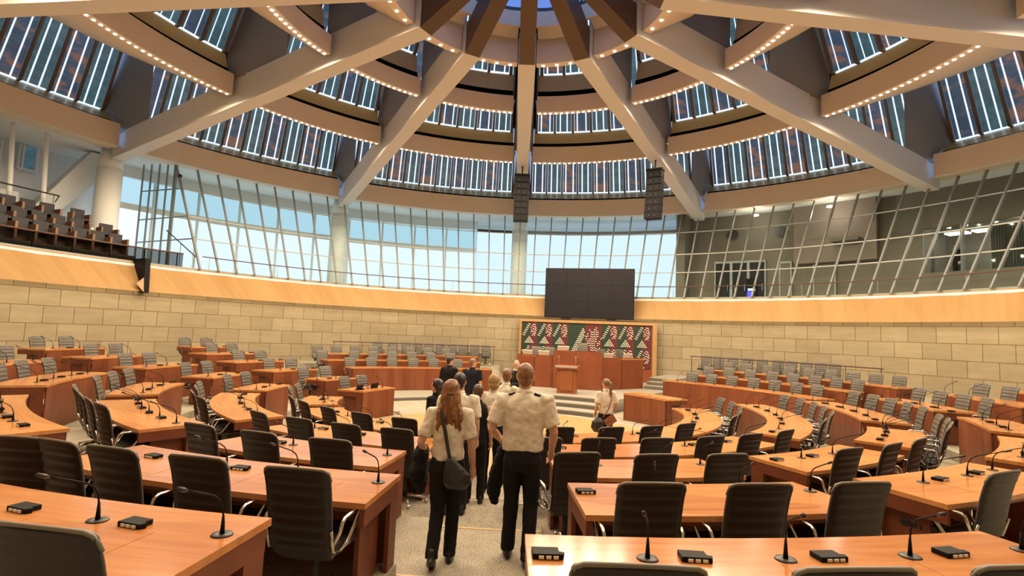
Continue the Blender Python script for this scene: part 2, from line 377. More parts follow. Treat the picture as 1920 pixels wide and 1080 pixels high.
# ---------------------------------------------------------------- rings of fascia, windows, lamps
DN={-75:'far left bay',-45:'left bay',-15:'bay left of the central beam',15:'bay right of the central beam',45:'right bay',75:'far right bay',105:'top right corner bay'}
def edge(r, half, off): return half-math.degrees(off/r)
RING={0:dict(r=19.96,zb=9.84,zt=10.82,so=None,wb=(21.5,11.65),n=10,lamps=0,nm='outermost ring'),
      1:dict(r=11.83,zb=10.55,zt=11.30,so=(18.0,13.08),wb=(12.35,12.15),n=6,lamps=23,nm='second ring'),
      2:dict(r=6.80,zb=10.85,zt=11.46,so=(9.5,12.45),wb=(7.25,12.50),n=3,lamps=13,nm='third ring'),
      3:dict(r=3.57,zb=11.07,zt=11.87,so=(5.3,12.0),wb=None,n=0,lamps=3,nm='innermost ring')}
def fascia_bay(k):
    d=RING[k]; r=d['r']; zb,zt=d['zb'],d['zt']; e=edge(r,15,.45 if k<3 else .30); n=max(4,int(e*2/2.2)); lip=.26 if k else .2
    t=thing('light_fascia','x','ceiling fascia',(0,0,0),0)
    MB().sweep([(r,zb),(r+.05,zb),(r+.05,zt),(r,zt)],-e,e,n).build('panel','fascia',t,local=True)
    m=MB().sweep([(r+.05,zb),(r+lip,zb),(r+lip,zb+.04),(r+.05,zb+.04)],-e,e,n); m.build('lamp_tray','fascia',t,local=True)
    if d['so']:
        so=d['so']; e2=edge(so[0],15,.45)
        mm=MB(); 
        for i in range(n):
            a0=-e+2*e*i/n; a1=-e+2*e*(i+1)/n; b0=-e2+2*e2*i/n; b1=-e2+2*e2*(i+1)/n
            vs=[OP(r+lip,a0,zb),OP(r+lip,a1,zb),OP(so[0],b1,so[1]),OP(so[0],b0,so[1])]; vs+=[v+Vector((0,0,.06)) for v in vs]
            mm.add(vs,[(0,1,2,3),(7,6,5,4),(0,4,5,1),(1,5,6,2),(2,6,7,3),(3,7,4,0)])
        mm.build('soffit','fascia',t,local=True)
    elif k==0:
        MB().sweep([(r+lip,zb+.0),(21.3,zb+.12),(21.3,zb+.18),(r+lip,zb+.05)],-14.2,14.2,n).build('soffit','fascia',t,local=True)
    wq=d['wb'] or (r+.34,zt+.1); bx=r+.30+.35*(wq[0]-r-.30); bz=zt-.02+.36*(wq[1]-zt)
    m=MB().sweep([(r+.052,zt-.06),(r+.30,zt-.06),(bx,bz),(bx+.03,bz),(r+.34,zt-.09),(r+.052,zt-.09)],-e,e,n); m.build('shadow_gap','gap',t,local=True)  # solid black sheet paints in the darkness of the recess above the fascia
    if k==0: MB().sweep([(r+.02,zb-.03),(r+.09,zb-.03),(r+.09,zb-.002),(r+.02,zb-.002)],-e,e,n).build('light_line','dot',t,local=True)  # white paint stands in for the faint light strip on the lower edge
    if k==3:
        MB().sweep([(r+.02,zt),(r-.42,zt+.28),(r-.42,zt+.32),(r+.02,zt+.04)],-e*.96,e*.96,n).build('cap','beam',t,local=True)
    if d['wb']:
        wb=d['wb']; e3=edge(wb[0],15,.5)
        MB().sweep([(bx,bz),(wb[0]+.02,wb[1]-.02),(wb[0]+.04,wb[1]+.02),(bx+.03,bz+.01)],-e3,e3,d['n']).build('reflector','gold',t,local=True)
    for i in range(d['lamps']):
        a=-e+2*e*(i+.5)/d['lamps']; p=OP(r+.05+(lip-.05)/2,a,zb-.004)
        rr=.047
        MB().sweep([(0.001,-.012),(rr,-.012),(rr,.01),(0.001,.01)],0,360,10).build('lamp','lamp',t,local=True).location=p
    return t
def window_bay(k):
    d=RING[k]; wb=d['wb']; lean=.45; zt=15.3; n=d['n']; e=edge(wb[0],15,.62)
    t=thing('window_0','x',None,(0,0,0),0,None,'structure')
    def P(a,h,off=0): return OP(wb[0]+off-lean*h,a,wb[1]+h)
    H=zt-wb[1]; fr=MB(); pane=MB(); random.seed(100+k)
    for i in range(n+1):
        a=-e+2*e*i/n; da=math.degrees(.05/wb[0])
        q=[P(a-da,0,-.16),P(a+da,0,-.16),P(a+da,0,.05),P(a-da,0,.05),P(a-da,H,-.16),P(a+da,H,-.16),P(a+da,H,.05),P(a-da,H,.05)]
        fr.add(q,[(0,1,2,3),(7,6,5,4),(0,4,5,1),(1,5,6,2),(2,6,7,3),(3,7,4,0)])
    fr.build('frame','mull',t,local=True)
    for i in range(n):
        a0=-e+2*e*i/n; a1=-e+2*e*(i+1)/n
        MB().add([P(a0,-.02,.05),P(a1,-.02,.05),P(a1,H,.05),P(a0,H,.05)],[(0,1,2,3)]).build('pane','strip',t,local=True)
        g=math.degrees((.075 if k==0 else .055)/wb[0]); cut=[a0+(a1-a0)*f for f in ((.30,.68) if i%2 else (.24,.72))]
        ed=[a0+math.degrees(.07/wb[0])]+sum(([c-g/2,c+g/2] for c in cut),[])+[a1-math.degrees(.07/wb[0])]
        m=MB()
        for j in range(0,len(ed),2):
            b0,b1=ed[j],ed[j+1]; q=[P(b0,.07,-.02),P(b1,.07,-.02),P(b1,.07,.02),P(b0,.07,.02)]+[P(b0,H,-.02),P(b1,H,-.02),P(b1,H,.02),P(b0,H,.02)]
            m.add(q,[(0,1,2,3),(7,6,5,4),(0,4,5,1),(1,5,6,2),(2,6,7,3),(3,7,4,0)])
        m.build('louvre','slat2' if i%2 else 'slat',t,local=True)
    return t
wn=0
for k in (0,1,2,3):
    f0=fascia_bay(k); w0=window_bay(k) if k<3 else None
    for j,az in enumerate((-75,-45,-15,15,45,75,105)):
        lab='tan curved ceiling fascia of the %s, %s'%(RING[k]['nm'],DN[az])
        if j==0: f=f0; f.rotation_euler=(0,0,-az*D2R)
        else: f=dup(f0,None,None,-az*D2R)
        tag(f,lab,'ceiling fascia','ceiling fascias')
        if w0 is not None:
            wn+=1
            if j==0: q=w0; q.rotation_euler=(0,0,-az*D2R)
            else: q=dup(w0,None,None,-az*D2R)
            q.name='window_%d'%wn; q['label']='ribbon of louvred roof windows above the %s, %s'%(RING[k]['nm'],DN[az])
        if k:
            d=RING[k]; ns={1:4,2:3,3:1}[k]
            for i in range(ns):
                a=az+(-10.5+21*(i+.5)/ns)
                ld=bpy.data.lights.new('ceiling_spot','SPOT'); ld.energy=P_SPOT*(1.0 if k<3 else .8); ld.color=(1.0,.78,.52); ld.spot_size=174*D2R; ld.spot_blend=.3; ld.shadow_soft_size=.09
                lo=bpy.data.objects.new('ceiling_spot',ld); COL.objects.link(lo); lo.location=OP(d['r']+.15,a,d['zb']-.12)
# lantern
t=thing('window_90','skylight drum at the top of the dome',None,(0,0,12.4),0,None,'structure')
MB().sweep([(3.15,-.35),(3.25,-.35),(3.25,.15),(3.15,.15)],0,360,36).build('frame','fascia',t,local=True)
m=MB().sweep([(3.16,.15),(3.28,.15),(3.28,.27),(3.16,.27)],0,360,36)
for i in range(24): m.bar(OP(3.2,i*15,.2),OP(3.2,i*15,2.3),.07,.07)
m.build('mullion','dark',t,local=True)
MB().sweep([(3.24,.2),(3.24,2.6)],0,360,36,closed=False).build('pane','skyblue',t,local=True)
# gallery curtain glass and what lies behind
def GP(az,z,off=0): return OP(17.2+.69*(z-4.6)+off,az,z)
GB=[4.70,6.12,7.23,8.65,10.05]
def curtain(n,a0,a1,lab,np_):
    t=thing('window_%d'%n,lab,None,GP((a0+a1)/2,4.66),0,None,'structure')
    m=MB()
    for i in range(0 if n==91 else 1,np_+1):
        a=a0+(a1-a0)*i/np_; m.bar(GP(a,4.68),GP(a,10.1),.07,.10,up=OP(1,a))
    m.build('mullion','steel',t)
    m=MB()
    for z in GB[1:4]:
        for i in range(np_): m.bar(GP(a0+(a1-a0)*i/np_,z),GP(a0+(a1-a0)*(i+1)/np_,z),.04,.05)
    m.build('transom','steel',t)
    m=MB(); n2=np_
    vs=[]; 
    for i in range(n2+1):
        a=a0+(a1-a0)*i/n2; vs += [GP(a,4.68,.07),GP(a,10.1,.07)]
    m.add(vs,[(2*i,2*i+2,2*i+3,2*i+1) for i in range(n2)]).build('pane','glass',t)
for n,a0,a1,lab,np_ in ((91,-53.5,-30,'tall leaning glass wall left, before the bright gallery',9),(92,-30,0,'leaning glass wall left of the central column',11),(93,0,30,'leaning glass wall behind the black screen',11),(94,30,60,'leaning glass wall right, before the dim rooms',11),(95,60,90,'leaning glass wall at the far right',11)):
    curtain(n,a0,a1,lab,np_)
t=thing('window_96','upright glass return beside the visitor seats',None,OP(18,-53.5,4.6),0,None,'structure')
m=MB(); q0=GP(-53.5,9.9); 
for i in range(5):
    p=GP(-53.5,9.9)+(OP(22.6,-55.5,9.9)-GP(-53.5,9.9))*(i/4.0); m.bar((p.x,p.y,4.6),(p.x,p.y,10.0),.06,.06)
pA=GP(-53.5,9.9); pB=OP(22.6,-55.5,9.9); pC=GP(-53.5,5.0)
m.bar((pA.x,pA.y,4.6),(pA.x,pA.y,9.9),.12,.12)
for z in GB[1:4]: 
    q=GP(-53.5,z); m.bar(q,(pB.x,pB.y,z),.05,.05)
m.build('mullion','steel',t)
MB().add([GP(-53.5,4.7),GP(-53.5,9.9),pB,(pB.x,pB.y,4.7)],[(0,1,2,3)]).build('pane','glass',t)
# bright outer facade (left and centre)
t=thing('window_97','bright frosted facade glazing behind the gallery',None,OP(24,-20,4.6),0,None,'structure')
MB().sweep([(24.0,4.6),(24.0,7.9)],-58,-7,20,closed=False).build('pane','pane3',t)
MB().sweep([(24.05,8.2),(24.05,9.5)],-58,-7,20,closed=False).build('pane','pane2',t)
m=MB().sweep([(23.9,7.9),(24.1,7.9),(24.1,8.2),(23.9,8.2)],-58,-7,20); m.sweep([(23.8,9.5),(24.1,9.5),(24.1,10.1),(23.8,10.1)],-58,-7,20); m.build('transom','white',t)
m=MB()
for i in range(11): a=-58+51*i/10; m.bar(OP(23.95,a,4.6),OP(23.95,a,9.6),.12,.10)
m.build('mullion','white',t)
t=thing('window_98','large white sunscreen behind the glass, left of the central column',None,OP(22.4,-4,4.6),0,None,'structure')
MB().sweep([(22.6,4.6),(22.6,9.15)],-7.2,-.9,6,closed=False).build('pane','pane',t)
MB().sweep([(22.5,9.15),(22.65,9.15),(22.65,9.3),(22.5,9.3)],-7.2,-.9,6).build('frame','dark',t)
t=thing('window_99','large white sunscreen behind the glass, right of the central column',None,OP(22.4,13,4.6),0,None,'structure')
MB().sweep([(22.6,4.6),(22.6,9.1)],.9,26.2,16,closed=False).build('pane','pane',t)
MB().sweep([(22.5,9.1),(22.65,9.1),(22.65,9.35),(22.5,9.35)],.9,26.2,16).build('frame','steel',t)
struct('ceiling_gallery', MB().sweep([(21.0,10.05),(26,10.05),(26,10.2),(21.0,10.2)],-180,180,72),'white','white ceiling over the outer gallery')
struct('wall_outer', MB().sweep([(25.0,4.4),(25.2,4.4),(25.2,10.2),(25.0,10.2)],-120,27,60),'white','white outer gallery wall')
struct('wall_rooms', MB().sweep([(22.8,4.4),(23.0,4.4),(23.0,10.2),(22.8,10.2)],26.4,56.5,30),'taupe','taupe wall of the rooms behind the right glass')
struct('wall_rooms_rose', MB().sweep([(22.3,6.9),(22.5,6.9),(22.5,10.1),(22.3,10.1)],42.5,52.5,8),'pinkt','rose tinted bulkhead behind the right glass')
struct('wall_studio', MB().sweep([(22.8,4.4),(23.0,4.4),(23.0,6.1),(22.8,6.1)],56.5,95,20),'taupe','taupe parapet below the studio window')
struct('wall_studio_head', MB().sweep([(22.8,8.2),(23.0,8.2),(23.0,10.2),(22.8,10.2)],56.5,95,20),'taupe','taupe wall above the studio window')
struct('wall_studio_back', MB().sweep([(25.6,4.4),(25.8,4.4),(25.8,10.2),(25.6,10.2)],56,95,20),'taupe','rear wall of the studio')

m=MB(); q=[OP(20.9,26.4,4.6),OP(23.0,26.4,4.6),OP(23.0,26.4,10.1),OP(20.9,26.4,10.1)]; q2=[v+OP(.5,116.4) for v in q]
m.add(q+q2,[(0,1,2,3),(7,6,5,4),(0,4,5,1),(1,5,6,2),(2,6,7,3),(3,7,4,0)]); struct('wall_return',m,'taupe','grey end wall between the bright glazing and the dim rooms')
# ================================================================ gallery details
t=thing('handrail','thin dark handrail running along the gallery edge above the timber band','railing',OP(17.5,10,4.66))
m=MB(); m.tube([OP(17.5,-53+142*i/60,5.28) for i in range(61)],.022,8); m.build('rail','rail',t)
for i in range(15):
    a=-52+140*i/14; MB().tube([OP(17.5,a,4.66),OP(17.5,a,5.28)],.010,6).build('post','steel',t)
# visitor seats at upper left
def gallery_seat():
    t=thing('gallery_seat','x','seat',(0,0,0))
    MB().box(-.25,.25,-.03,.03,.36,.86).build('backrest','seatfab',t,bevel=.015,local=True)
    MB().box(-.25,.25,.03,.46,.36,.44).build('seat','seatfab',t,bevel=.015,local=True)
    for s in (-1,1): MB().box(s*.30-.035,s*.30+.035,-.04,.40,0,.66).build('side_panel','seatwood',t,bevel=.008,local=True)
    MB().box(-.27,.27,-.045,-.031,.0,.40).build('back_board','seatwood',t,local=True)
    return t
gs=None
for row,(r,z,n,a0) in enumerate(((18.6,4.98,8,-62.4),(19.5,5.45,7,-62.3),(20.4,6.0,6,-64.2))):
    struct('floor_tier', MB().sweep([(r-.55,4.5),(r+.36,4.5),(r+.36,z),(r-.55,z)],-88,a0+1.8,12),'riser','stepped tier under the visitor seats')
    for i in range(n):
        a=a0-i*1.95*18.6/r-(1.2 if row and i else 0); p=OP(r,a,z); lab='charcoal visitor seat, %s from the right in the %s gallery row'%(ORD[i],('front','middle','rear')[row])
        rz=(180-a)*D2R
        if gs is None: gs=gallery_seat(); gs.location=p; gs.rotation_euler=(0,0,rz); tag(gs,lab,'seat','visitor gallery seats')
        else: dup(gs,None,p,rz,lab,'visitor gallery seats')
t=thing('glass_balustrade','smoked glass balustrade with dark rail in front of the visitor seats','balustrade',OP(17.55,-68,4.66))
MB().sweep([(17.55,4.66),(17.55,5.27)],-90,-55.5,16,closed=False).build('pane','smoke',t)
m=MB(); m.tube([OP(17.55,-90+34.5*i/16,5.30) for i in range(17)],.03,8); m.build('rail','rail',t)
for i in range(9): MB().bar(OP(17.6,-89+4.1*i,4.66),OP(17.6,-89+4.1*i,5.27),.03,.03).build('post','dark',t)
t=thing('stair_handrail','dark sloping handrail at the right end of the visitor gallery','railing',OP(17.6,-54,4.66))
m=MB(); m.tube([OP(18.6,-56.5,6.35),OP(17.6,-53.8,5.25)],.025,8); m.build('rail','dark',t)
for q in ((18.5,-56.3,6.25),(18.1,-55.2,5.82),(17.65,-53.9,5.28)): MB().tube([OP(q[0],q[1],4.66),OP(*q)],.012,6).build('post','dark',t)
t=thing('stair_handrail','dark angled handrail behind the visitor seats beside the round column','railing',OP(22,-66,6.3))
m=MB(); m.tube([OP(20.9,-80,7.33),OP(20.9,-65.5,7.33),OP(22.5,-64,7.33)],.03,8); m.build('rail','dark',t)
for a in (-78,-72,-66): MB().tube([OP(20.9,a,6.2),OP(20.9,a,7.33)],.014,6).build('post','dark',t)
struct('floor_gallery_rear', MB().sweep([(20.75,4.4),(25,4.4),(25,6.25),(20.75,6.25)],-95,-62,16),'white','white rear landing behind the visitor seats')
struct('wall_gallery_bulkhead', MB().sweep([(23.4,6.2),(23.6,6.2),(23.6,7.6),(23.4,7.6)],-95,-66.3,12),'white','white parapet behind the visitor gallery')
m=MB(); m.add([OP(23.6,-66.0,6.3),OP(23.6,-64.0,6.3),OP(22.6,-57.6,9.95),OP(22.6,-61.0,9.95),OP(24.3,-66.0,6.3),OP(24.3,-64.0,6.3),OP(23.3,-57.6,9.95),OP(23.3,-61.0,9.95)],[(0,1,2,3),(7,6,5,4),(0,4,5,1),(1,5,6,2),(2,6,7,3),(3,7,4,0)])
struct('beam_strut',m,'white','white raking strut behind the visitor gallery')
for i,a in enumerate((-67.6,-64.6)):
    t=thing('window_%d'%(80+i),'small louvred window high behind the visitor gallery, %s'%('left','right')[i],None,OP(24.9,a,9.0),0,None,'structure')
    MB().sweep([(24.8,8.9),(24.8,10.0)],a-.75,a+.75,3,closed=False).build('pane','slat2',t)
    m=MB(); 
    for b in (-.75,-.45,.75): m.bar(OP(24.75,a+b,8.9),OP(24.75,a+b,10.0),.09,.09)
    m.bar(OP(24.75,a-.75,8.9),OP(24.75,a+.75,8.9),.1,.1); m.build('frame','white',t)
for i,a in enumerate((-72,-69.2,-66.2)):
    struct('trim_post', MB().tube([OP(21.4,a,6.2),OP(22.0,a+.2,10.0)],.09,10),'white','slender white leaning post behind the visitor seats')
# small devices
t=thing('security_camera','white dome camera on the corner post of the upright glass','camera',GP(-53.5,9.2))
MB().ball(GP(-53.5,9.3,-.12),.10).build('dome','dark',t,True); MB().tube([GP(-53.5,9.3,-.12),GP(-53.5,8.2,-.05)],.04,8).build('bracket','steel',t)
t=thing('wall_speaker','black vertical slot loudspeaker standing on the timber band at left','loudspeaker',OP(16.5,-61.55,3.5))
a=-61.55; da=.33
MB().add([OP(r,a+q,z) for z,r in ((3.45,16.42),(3.45,16.8),(4.80,17.6),(4.80,16.52)) for q in (-da,da)],[(0,1,3,2),(2,3,5,4),(4,5,7,6),(6,7,1,0),(0,2,4,6),(1,3,5,7)]).build('cabinet','black',t)
MB().add([OP(16.42,a-da,3.47),OP(16.50,a-da-.9,3.78),OP(16.50,a-da,4.05),OP(16.75,a-da,3.6)],[(0,1,2),(0,2,3),(1,3,2),(0,3,1)]).build('side_wedge','band',t)
# rooms behind the right glass
def door(n,a,w_,z1,mat,lab,pane=False):
    t=thing('door_%d'%n,lab,None,OP(22.7,a,4.6),0,None,'structure'); dw=math.degrees(w_/2/22.7)
    MB().sweep([(22.62,4.6),(22.8,4.6),(22.8,z1),(22.62,z1)],a-dw,a+dw,2).build('leaf',mat,t)
    m=MB(); f=math.degrees(.08/22.7)
    for b in (a-dw-f,a+dw): m.sweep([(22.58,4.6),(22.8,4.6),(22.8,z1+.1),(22.58,z1+.1)],b,b+f,1)
    m.sweep([(22.58,z1),(22.8,z1),(22.8,z1+.12),(22.58,z1+.12)],a-dw-f,a+dw+f,2); m.build('frame','steel',t)
    MB().bar(OP(22.55,a+dw*.7,5.5),OP(22.55,a+dw*.7,5.9),.03,.03).build('handle','chrome',t)
for i,a in enumerate((32.6,35.0,37.4)): door(1+i,a,.80,7.15,'screen','dark glazed door with grey frame, %s of three behind the right glass'%ORD[i])
door(4,46.1,.95,7.1,'white' if False else 'taupe','plain taupe door behind the right glass')
door(5,41.2,.5,7.0,'taupe','narrow taupe door panel beside the three glazed doors')
t=thing('door_sign','dark notice sign above the plain taupe door','sign',OP(22.6,43.5,7.33)); MB().sweep([(22.68,7.25),(22.76,7.25),(22.76,7.6),(22.68,7.6)],44.9,47.3,3).build('board','dark',t)
t=thing('vending_screen','small glowing blue and white screen inside the third glazed door','screen',OP(22.5,34.3,5.3))
MB().sweep([(22.52,5.05),(22.60,5.05),(22.60,6.2),(22.52,6.2)],36.0,37.4,3).build('housing','black',t)
MB().sweep([(22.505,5.1),(22.515,5.1),(22.515,5.45),(22.505,5.45)],36.1,36.9,2).build('display',emis('blue_display',(.08,.08,.9),1.2),t)
MB().sweep([(22.505,5.5),(22.515,5.5),(22.515,5.62),(22.505,5.62)],36.2,37.2,2).build('light',emis('white_display',(.9,.9,1),1.2),t)
for i,(a,z) in enumerate(((34.0,8.87),(40.5,8.87))):
    t=thing('round_vent','round dark vent on the taupe wall, %s of the pair'%('left','right')[i],'vent',OP(22.7,a,z)); c=OP(22.74,a,z); d=OP(1,a)
    MB().tube([c,c-d*.06],.30,20).build('grille','dark',t); MB().tube([c,c-d*.03],.34,20).build('rim','taupe',t)
t=thing('ceiling_projector','flat grey bracket shelf hanging in front of the taupe wall','bracket',OP(22.0,50,7.6))
MB().sweep([(21.6,7.85),(22.78,7.85),(22.78,8.0),(21.6,8.0)],47.6,51,4).build('shelf','taupe',t)
t=thing('studio_lights','row of bright ceiling lights inside the studio','ceiling light',OP(24.5,70,8.1))
for a in (59,61.5,64.5,69,75): MB().sweep([(24.0,8.05),(24.6,8.05),(24.6,8.12),(24.0,8.12)],a-1,a+1,2).build('lamp',emis('studio_lamp',(1,.95,.85),2.0),t)
t=thing('studio_curtain','grey pleated curtain hanging in the studio window','curtain',OP(23.6,71,6.1)); m=MB(); vs=[]
for i in range(61):
    a=62.6+3.0*i/60; r=23.6+.07*math.sin(i*1.3); vs += [OP(r,a,6.1),OP(r,a,8.15)]
m.add(vs,[(2*i,2*i+2,2*i+3,2*i+1) for i in range(60)]).build('cloth','taupe',t)
t=thing('window_95b' if False else 'window_100','studio window frame behind the right glass',None,OP(22.9,66,6.1),0,None,'structure'); m=MB()
for a in (56.8,60.7,66.3,73,80,88): m.bar(OP(22.9,a,6.1),OP(22.9,a,8.2),.12,.12)
m.build('frame','steel',t); MB().sweep([(22.95,6.1),(22.95,8.2)],58,90,10,closed=False).build('pane','glass',t)
for i,(a,r) in enumerate(((38,21.3),(48,21.3),(66,24.2))):
    ld=bpy.data.lights.new('room_light','POINT'); ld.energy=(38,36,170)[i]; ld.color=(1,.86,.68); ld.shadow_soft_size=.15
    lo=bpy.data.objects.new('room_light',ld); COL.objects.link(lo); lo.location=OP(r,a,9.3 if i<2 else 7.9)
    t=thing('pendant_lamp','small round ceiling lamp of the rooms behind the right glass, %s'%('left','middle','in the studio')[i],'lamp',OP(r,a,9.6)); MB().sweep([(.001,-.02),(.18,-.02),(.18,.04),(.001,.04)],0,360,14).build('shade','lamp',t,local=True)
# ================================================================ hanging loudspeakers, screen, artwork
for az,nm in ((0,'left, before the central roof beam'),(30,'right, below the sloping roof beam')):
    t=thing('line_array','black hanging column of stacked loudspeakers, '+nm,'loudspeaker',OP(11.57,az,8.7),-az*D2R)
    MB().tube([(0,0,1.12),(0,0,1.56)],.035,8).build('hanging_rod','black',t,local=True)
    MB().box(-.36,.36,-.22,.22,1.06,1.14).build('bumper_frame','black',t,local=True)
    for i in range(7):
        z=1.03-.31*i; y=-.012*i*i*.5; MB().box(-.335,.335,-.24+y,.2+y,z-.29,z).build('cabinet','black',t,bevel=.012,local=True)
        for s in (-.12,.12): MB().tube([(s,-.25+y,z-.15),(s,-.243+y,z-.15)],.025,8).build('emblem','dark',t,local=True)
pc=Vector((3.79,15.55,0)); dx=Vector((6.075-1.52,15.0-16.13,0)).normalized(); dn=Vector((dx.y,-dx.x,0))
RZ=math.atan2(dx.y,dx.x)
t=thing('video_screen','large black video screen hanging above the patterned wall','screen',(pc.x,pc.y,3.42),RZ)
MB().box(-2.35,2.35,-.10,.10,0,2.66).build('housing','black',t,bevel=.01,local=True)
m=MB()
for i in range(4):
    for j in range(3): m.box(-2.33+1.167*i,-2.33+1.167*i+1.16,-.118,-.10,.015+.88*j,.015+.88*j+.872)
m.build('display','screen',t,local=True)
for s in (-1.2,1.2): MB().box(s-.25,s+.25,-.05,.1,-.09,0).build('bracket','dark',t,local=True)
# patterned wall of white tiles on green and red boards
A=Vector((.20,16.42,0)); B_=Vector((7.22,14.76,0)); ax=(B_-A).normalized(); W=(B_-A).length; ZB0,ZB1=.25,3.30
t=thing('emblem_wall','timber framed green and red wall panel with patterns of white tiles','wall panel',A,math.atan2(ax.y,ax.x))
MB().box(0,W,0,.12,ZB0,ZB1).build('backboard','podium',t,local=True)
m=MB(); m.box(0,.12,-.10,0,ZB0,ZB1); m.box(W-.22,W,-.10,0,ZB0,ZB1); m.box(.12,W-.22,-.10,0,ZB1-.14,ZB1); m.build('frame','band',t,local=True)
x0=.16; x1=W-.30; top=ZB1-.18; bot=.95
ws=[1,1,1,2.12,1,1,1]; u=(x1-x0)/sum(ws); xs=[x0]
for q in ws: xs.append(xs[-1]+u*q)
mg=MB(); mr=MB(); md=MB(); s=.026
def dot(x,z,q=s): md.box(x-q,x+q,-.07,-.035,z-q*.8,z+q*.8)
for i in range(7):
    a,b=xs[i],xs[i+1]; mid=(a+b)/2
    mg.box(a,mid,-.035,0,bot,top); mr.box(mid,b,-.035,0,bot,top)
    if ws[i]==1:
        hh=1.20
        for rep in range(2):
            zt=top-.04-rep*hh
            for k in range(7):
                for c in range(2):
                    x=a+.05+(mid-a-.12)*(k/6.0)+c*.065; z=zt-.62+.58*(k/6.0)-c*.03
                    if z>bot+.03: dot(x,z)
            for (cx,cz) in ((.15,.04),(.20,.06),(.10,.10),(.16,.14),(.22,.14),(.05,.18),(.14,.22),(.20,.24),(.08,.27),(.13,.32),(.20,.33),(.23,.38),(.15,.42),(.20,.47),(.11,.47),(.25,.28),(.06,.34),(.18,.40),(.24,.20)):
                z=zt-cz*1.38
                if z>bot+.03: dot(mid+cx*1.55*u*1.05,z,.027)
            for rw in range(5):
                for c in range(rw+1):
                    z=zt-.74-.075*rw; x=mid+(c-rw/2.0)*.105-.02
                    if z>bot+.03: dot(x,z,.030)
    else:
        for c in range(4):
            for k in range(15):
                x=a+.06+(mid-a-.16)*(k/14.0)+c*.035; z=bot+.42+1.5*(k/14.0)-c*.085
                if a<x<mid-.03: dot(x,z,.030)
        horse=[(r,c) for r in range(16) for c in range(10)]
        shape=["......X...","..X..XX...","...XXXXX..",".X.XXXXX..","XX.XXXXX..","X.XXXXX..X",".XXXXXX.X.",".XXXXX.XX.","..XXXX.X..",".X.XXXX.X.","...XXXX...","..XXXX....",".X.XX..X..","....X.XX..","..X..X....","..X.X....."]
        for r in range(16):
            for c in range(10):
                if shape[r][c]=='X': dot(mid+.07+c*.088,top-.18-r*.118+.03*((c%2)),.028)
mg.build('green_board','green',t,local=True); mr.build('red_board','red',t,local=True); md.build('tile_pattern','dot',t,local=True)
# ================================================================ podium
t=thing('presidium_desk','long timber presidium desk with raised centre before the patterned wall','desk',(3.0,10.6,.25))
def wall_panel(pts,z0,z1,th,mat,nm,par):
    m=MB()
    for (xa,ya),(xb,yb) in zip(pts[:-1],pts[1:]):
        d=Vector((xb-xa,yb-ya,0)).normalized(); n=Vector((-d.y,d.x,0))*th
        m.add([(x+ox*n.x,y+ox*n.y,z) for z in (z0,z1) for (x,y) in ((xa,ya),(xb,yb)) for ox in (0,1)],[(0,2,3,1),(4,5,7,6),(0,4,6,2),(1,3,7,5),(0,1,5,4),(2,6,7,3)])
    return m.build(nm,mat,par)
wall_panel([(.10,10.75),(.82,10.28)],.25,1.60,.06,'podium','front_panel',t)
wall_panel([(.86,10.27),(1.62,10.10)],.25,1.60,.06,'podium','front_panel',t)
wall_panel([(1.62,9.92),(2.62,9.78)],.25,1.84,.06,'podium','front_panel',t)
wall_panel([(2.64,9.78),(3.62,9.66)],.25,1.84,.06,'podium','front_panel',t)
wall_panel([(3.62,9.66),(3.70,10.4)],.25,1.84,.06,'podium','front_panel',t)
wall_panel([(3.66,9.98),(4.62,10.55)],.25,1.60,.06,'podium','front_panel',t)
wall_panel([(4.66,10.6),(5.78,11.5)],.25,1.60,.06,'podium','front_panel',t)
wall_panel([(5.78,11.5),(5.62,12.1)],.25,1.60,.06,'podium','end_panel',t)
m=MB(); m.poly([(.10,10.75),(.82,10.28),(1.62,10.1),(1.75,10.9),(.5,11.5)],1.52,1.56); m.poly([(3.66,9.98),(4.64,10.58),(5.78,11.5),(5.3,12.1),(3.5,10.75)],1.52,1.56); m.build('desktop','top',t)
MB().poly([(1.62,9.92),(3.62,9.66),(3.72,10.4),(1.72,10.66)],1.76,1.80).build('raised_desktop','top',t)
struct('floor_dais', MB().poly([(.3,11.3),(1.7,10.7),(3.7,10.45),(5.5,12.0),(4.6,14.6),(1.3,15.4)],.2,.86),'tread','raised floor behind the presidium desk')
lc=Vector((2.0,7.9,.25)); lz=math.atan2(7.73-7.95,2.43-1.56)
t=thing('lectern','timber speaker lectern with silver ledge standing before the presidium desk','lectern',lc,lz)
MB().box(-.36,.36,.0,.55,0,.92).build('body','lectern',t,bevel=.01,local=True)
MB().box(-.24,.24,-.03,0,.12,.90).build('front_board','lectern',t,local=True)
MB().box(-.45,.45,-.08,.62,.92,1.06).build('top_box','lectern',t,bevel=.012,local=True)
MB().box(-.42,.42,-.11,-.08,.98,1.05).build('ledge','silver',t,bevel=.006,local=True)
for s in (-.33,.33):
    MB().tube([(s,.1,1.06),(s,.1,1.34),(s,.07,1.38)],.010,8).build('microphone','silver',t,True,local=True)
    MB().ball((s,.07,1.39),.025).build('microphone_head','silver',t,True,local=True)

m=MB(); q=[OP(22.8,56.5,4.4),OP(25.8,56.5,4.4),OP(25.8,56.5,10.2),OP(22.8,56.5,10.2)]; q2=[v+OP(.15,146.5) for v in q]
m.add(q+q2,[(0,1,2,3),(7,6,5,4),(0,4,5,1),(1,5,6,2),(2,6,7,3),(3,7,4,0)]); struct('wall_studio_end',m,'taupe','end wall of the studio')
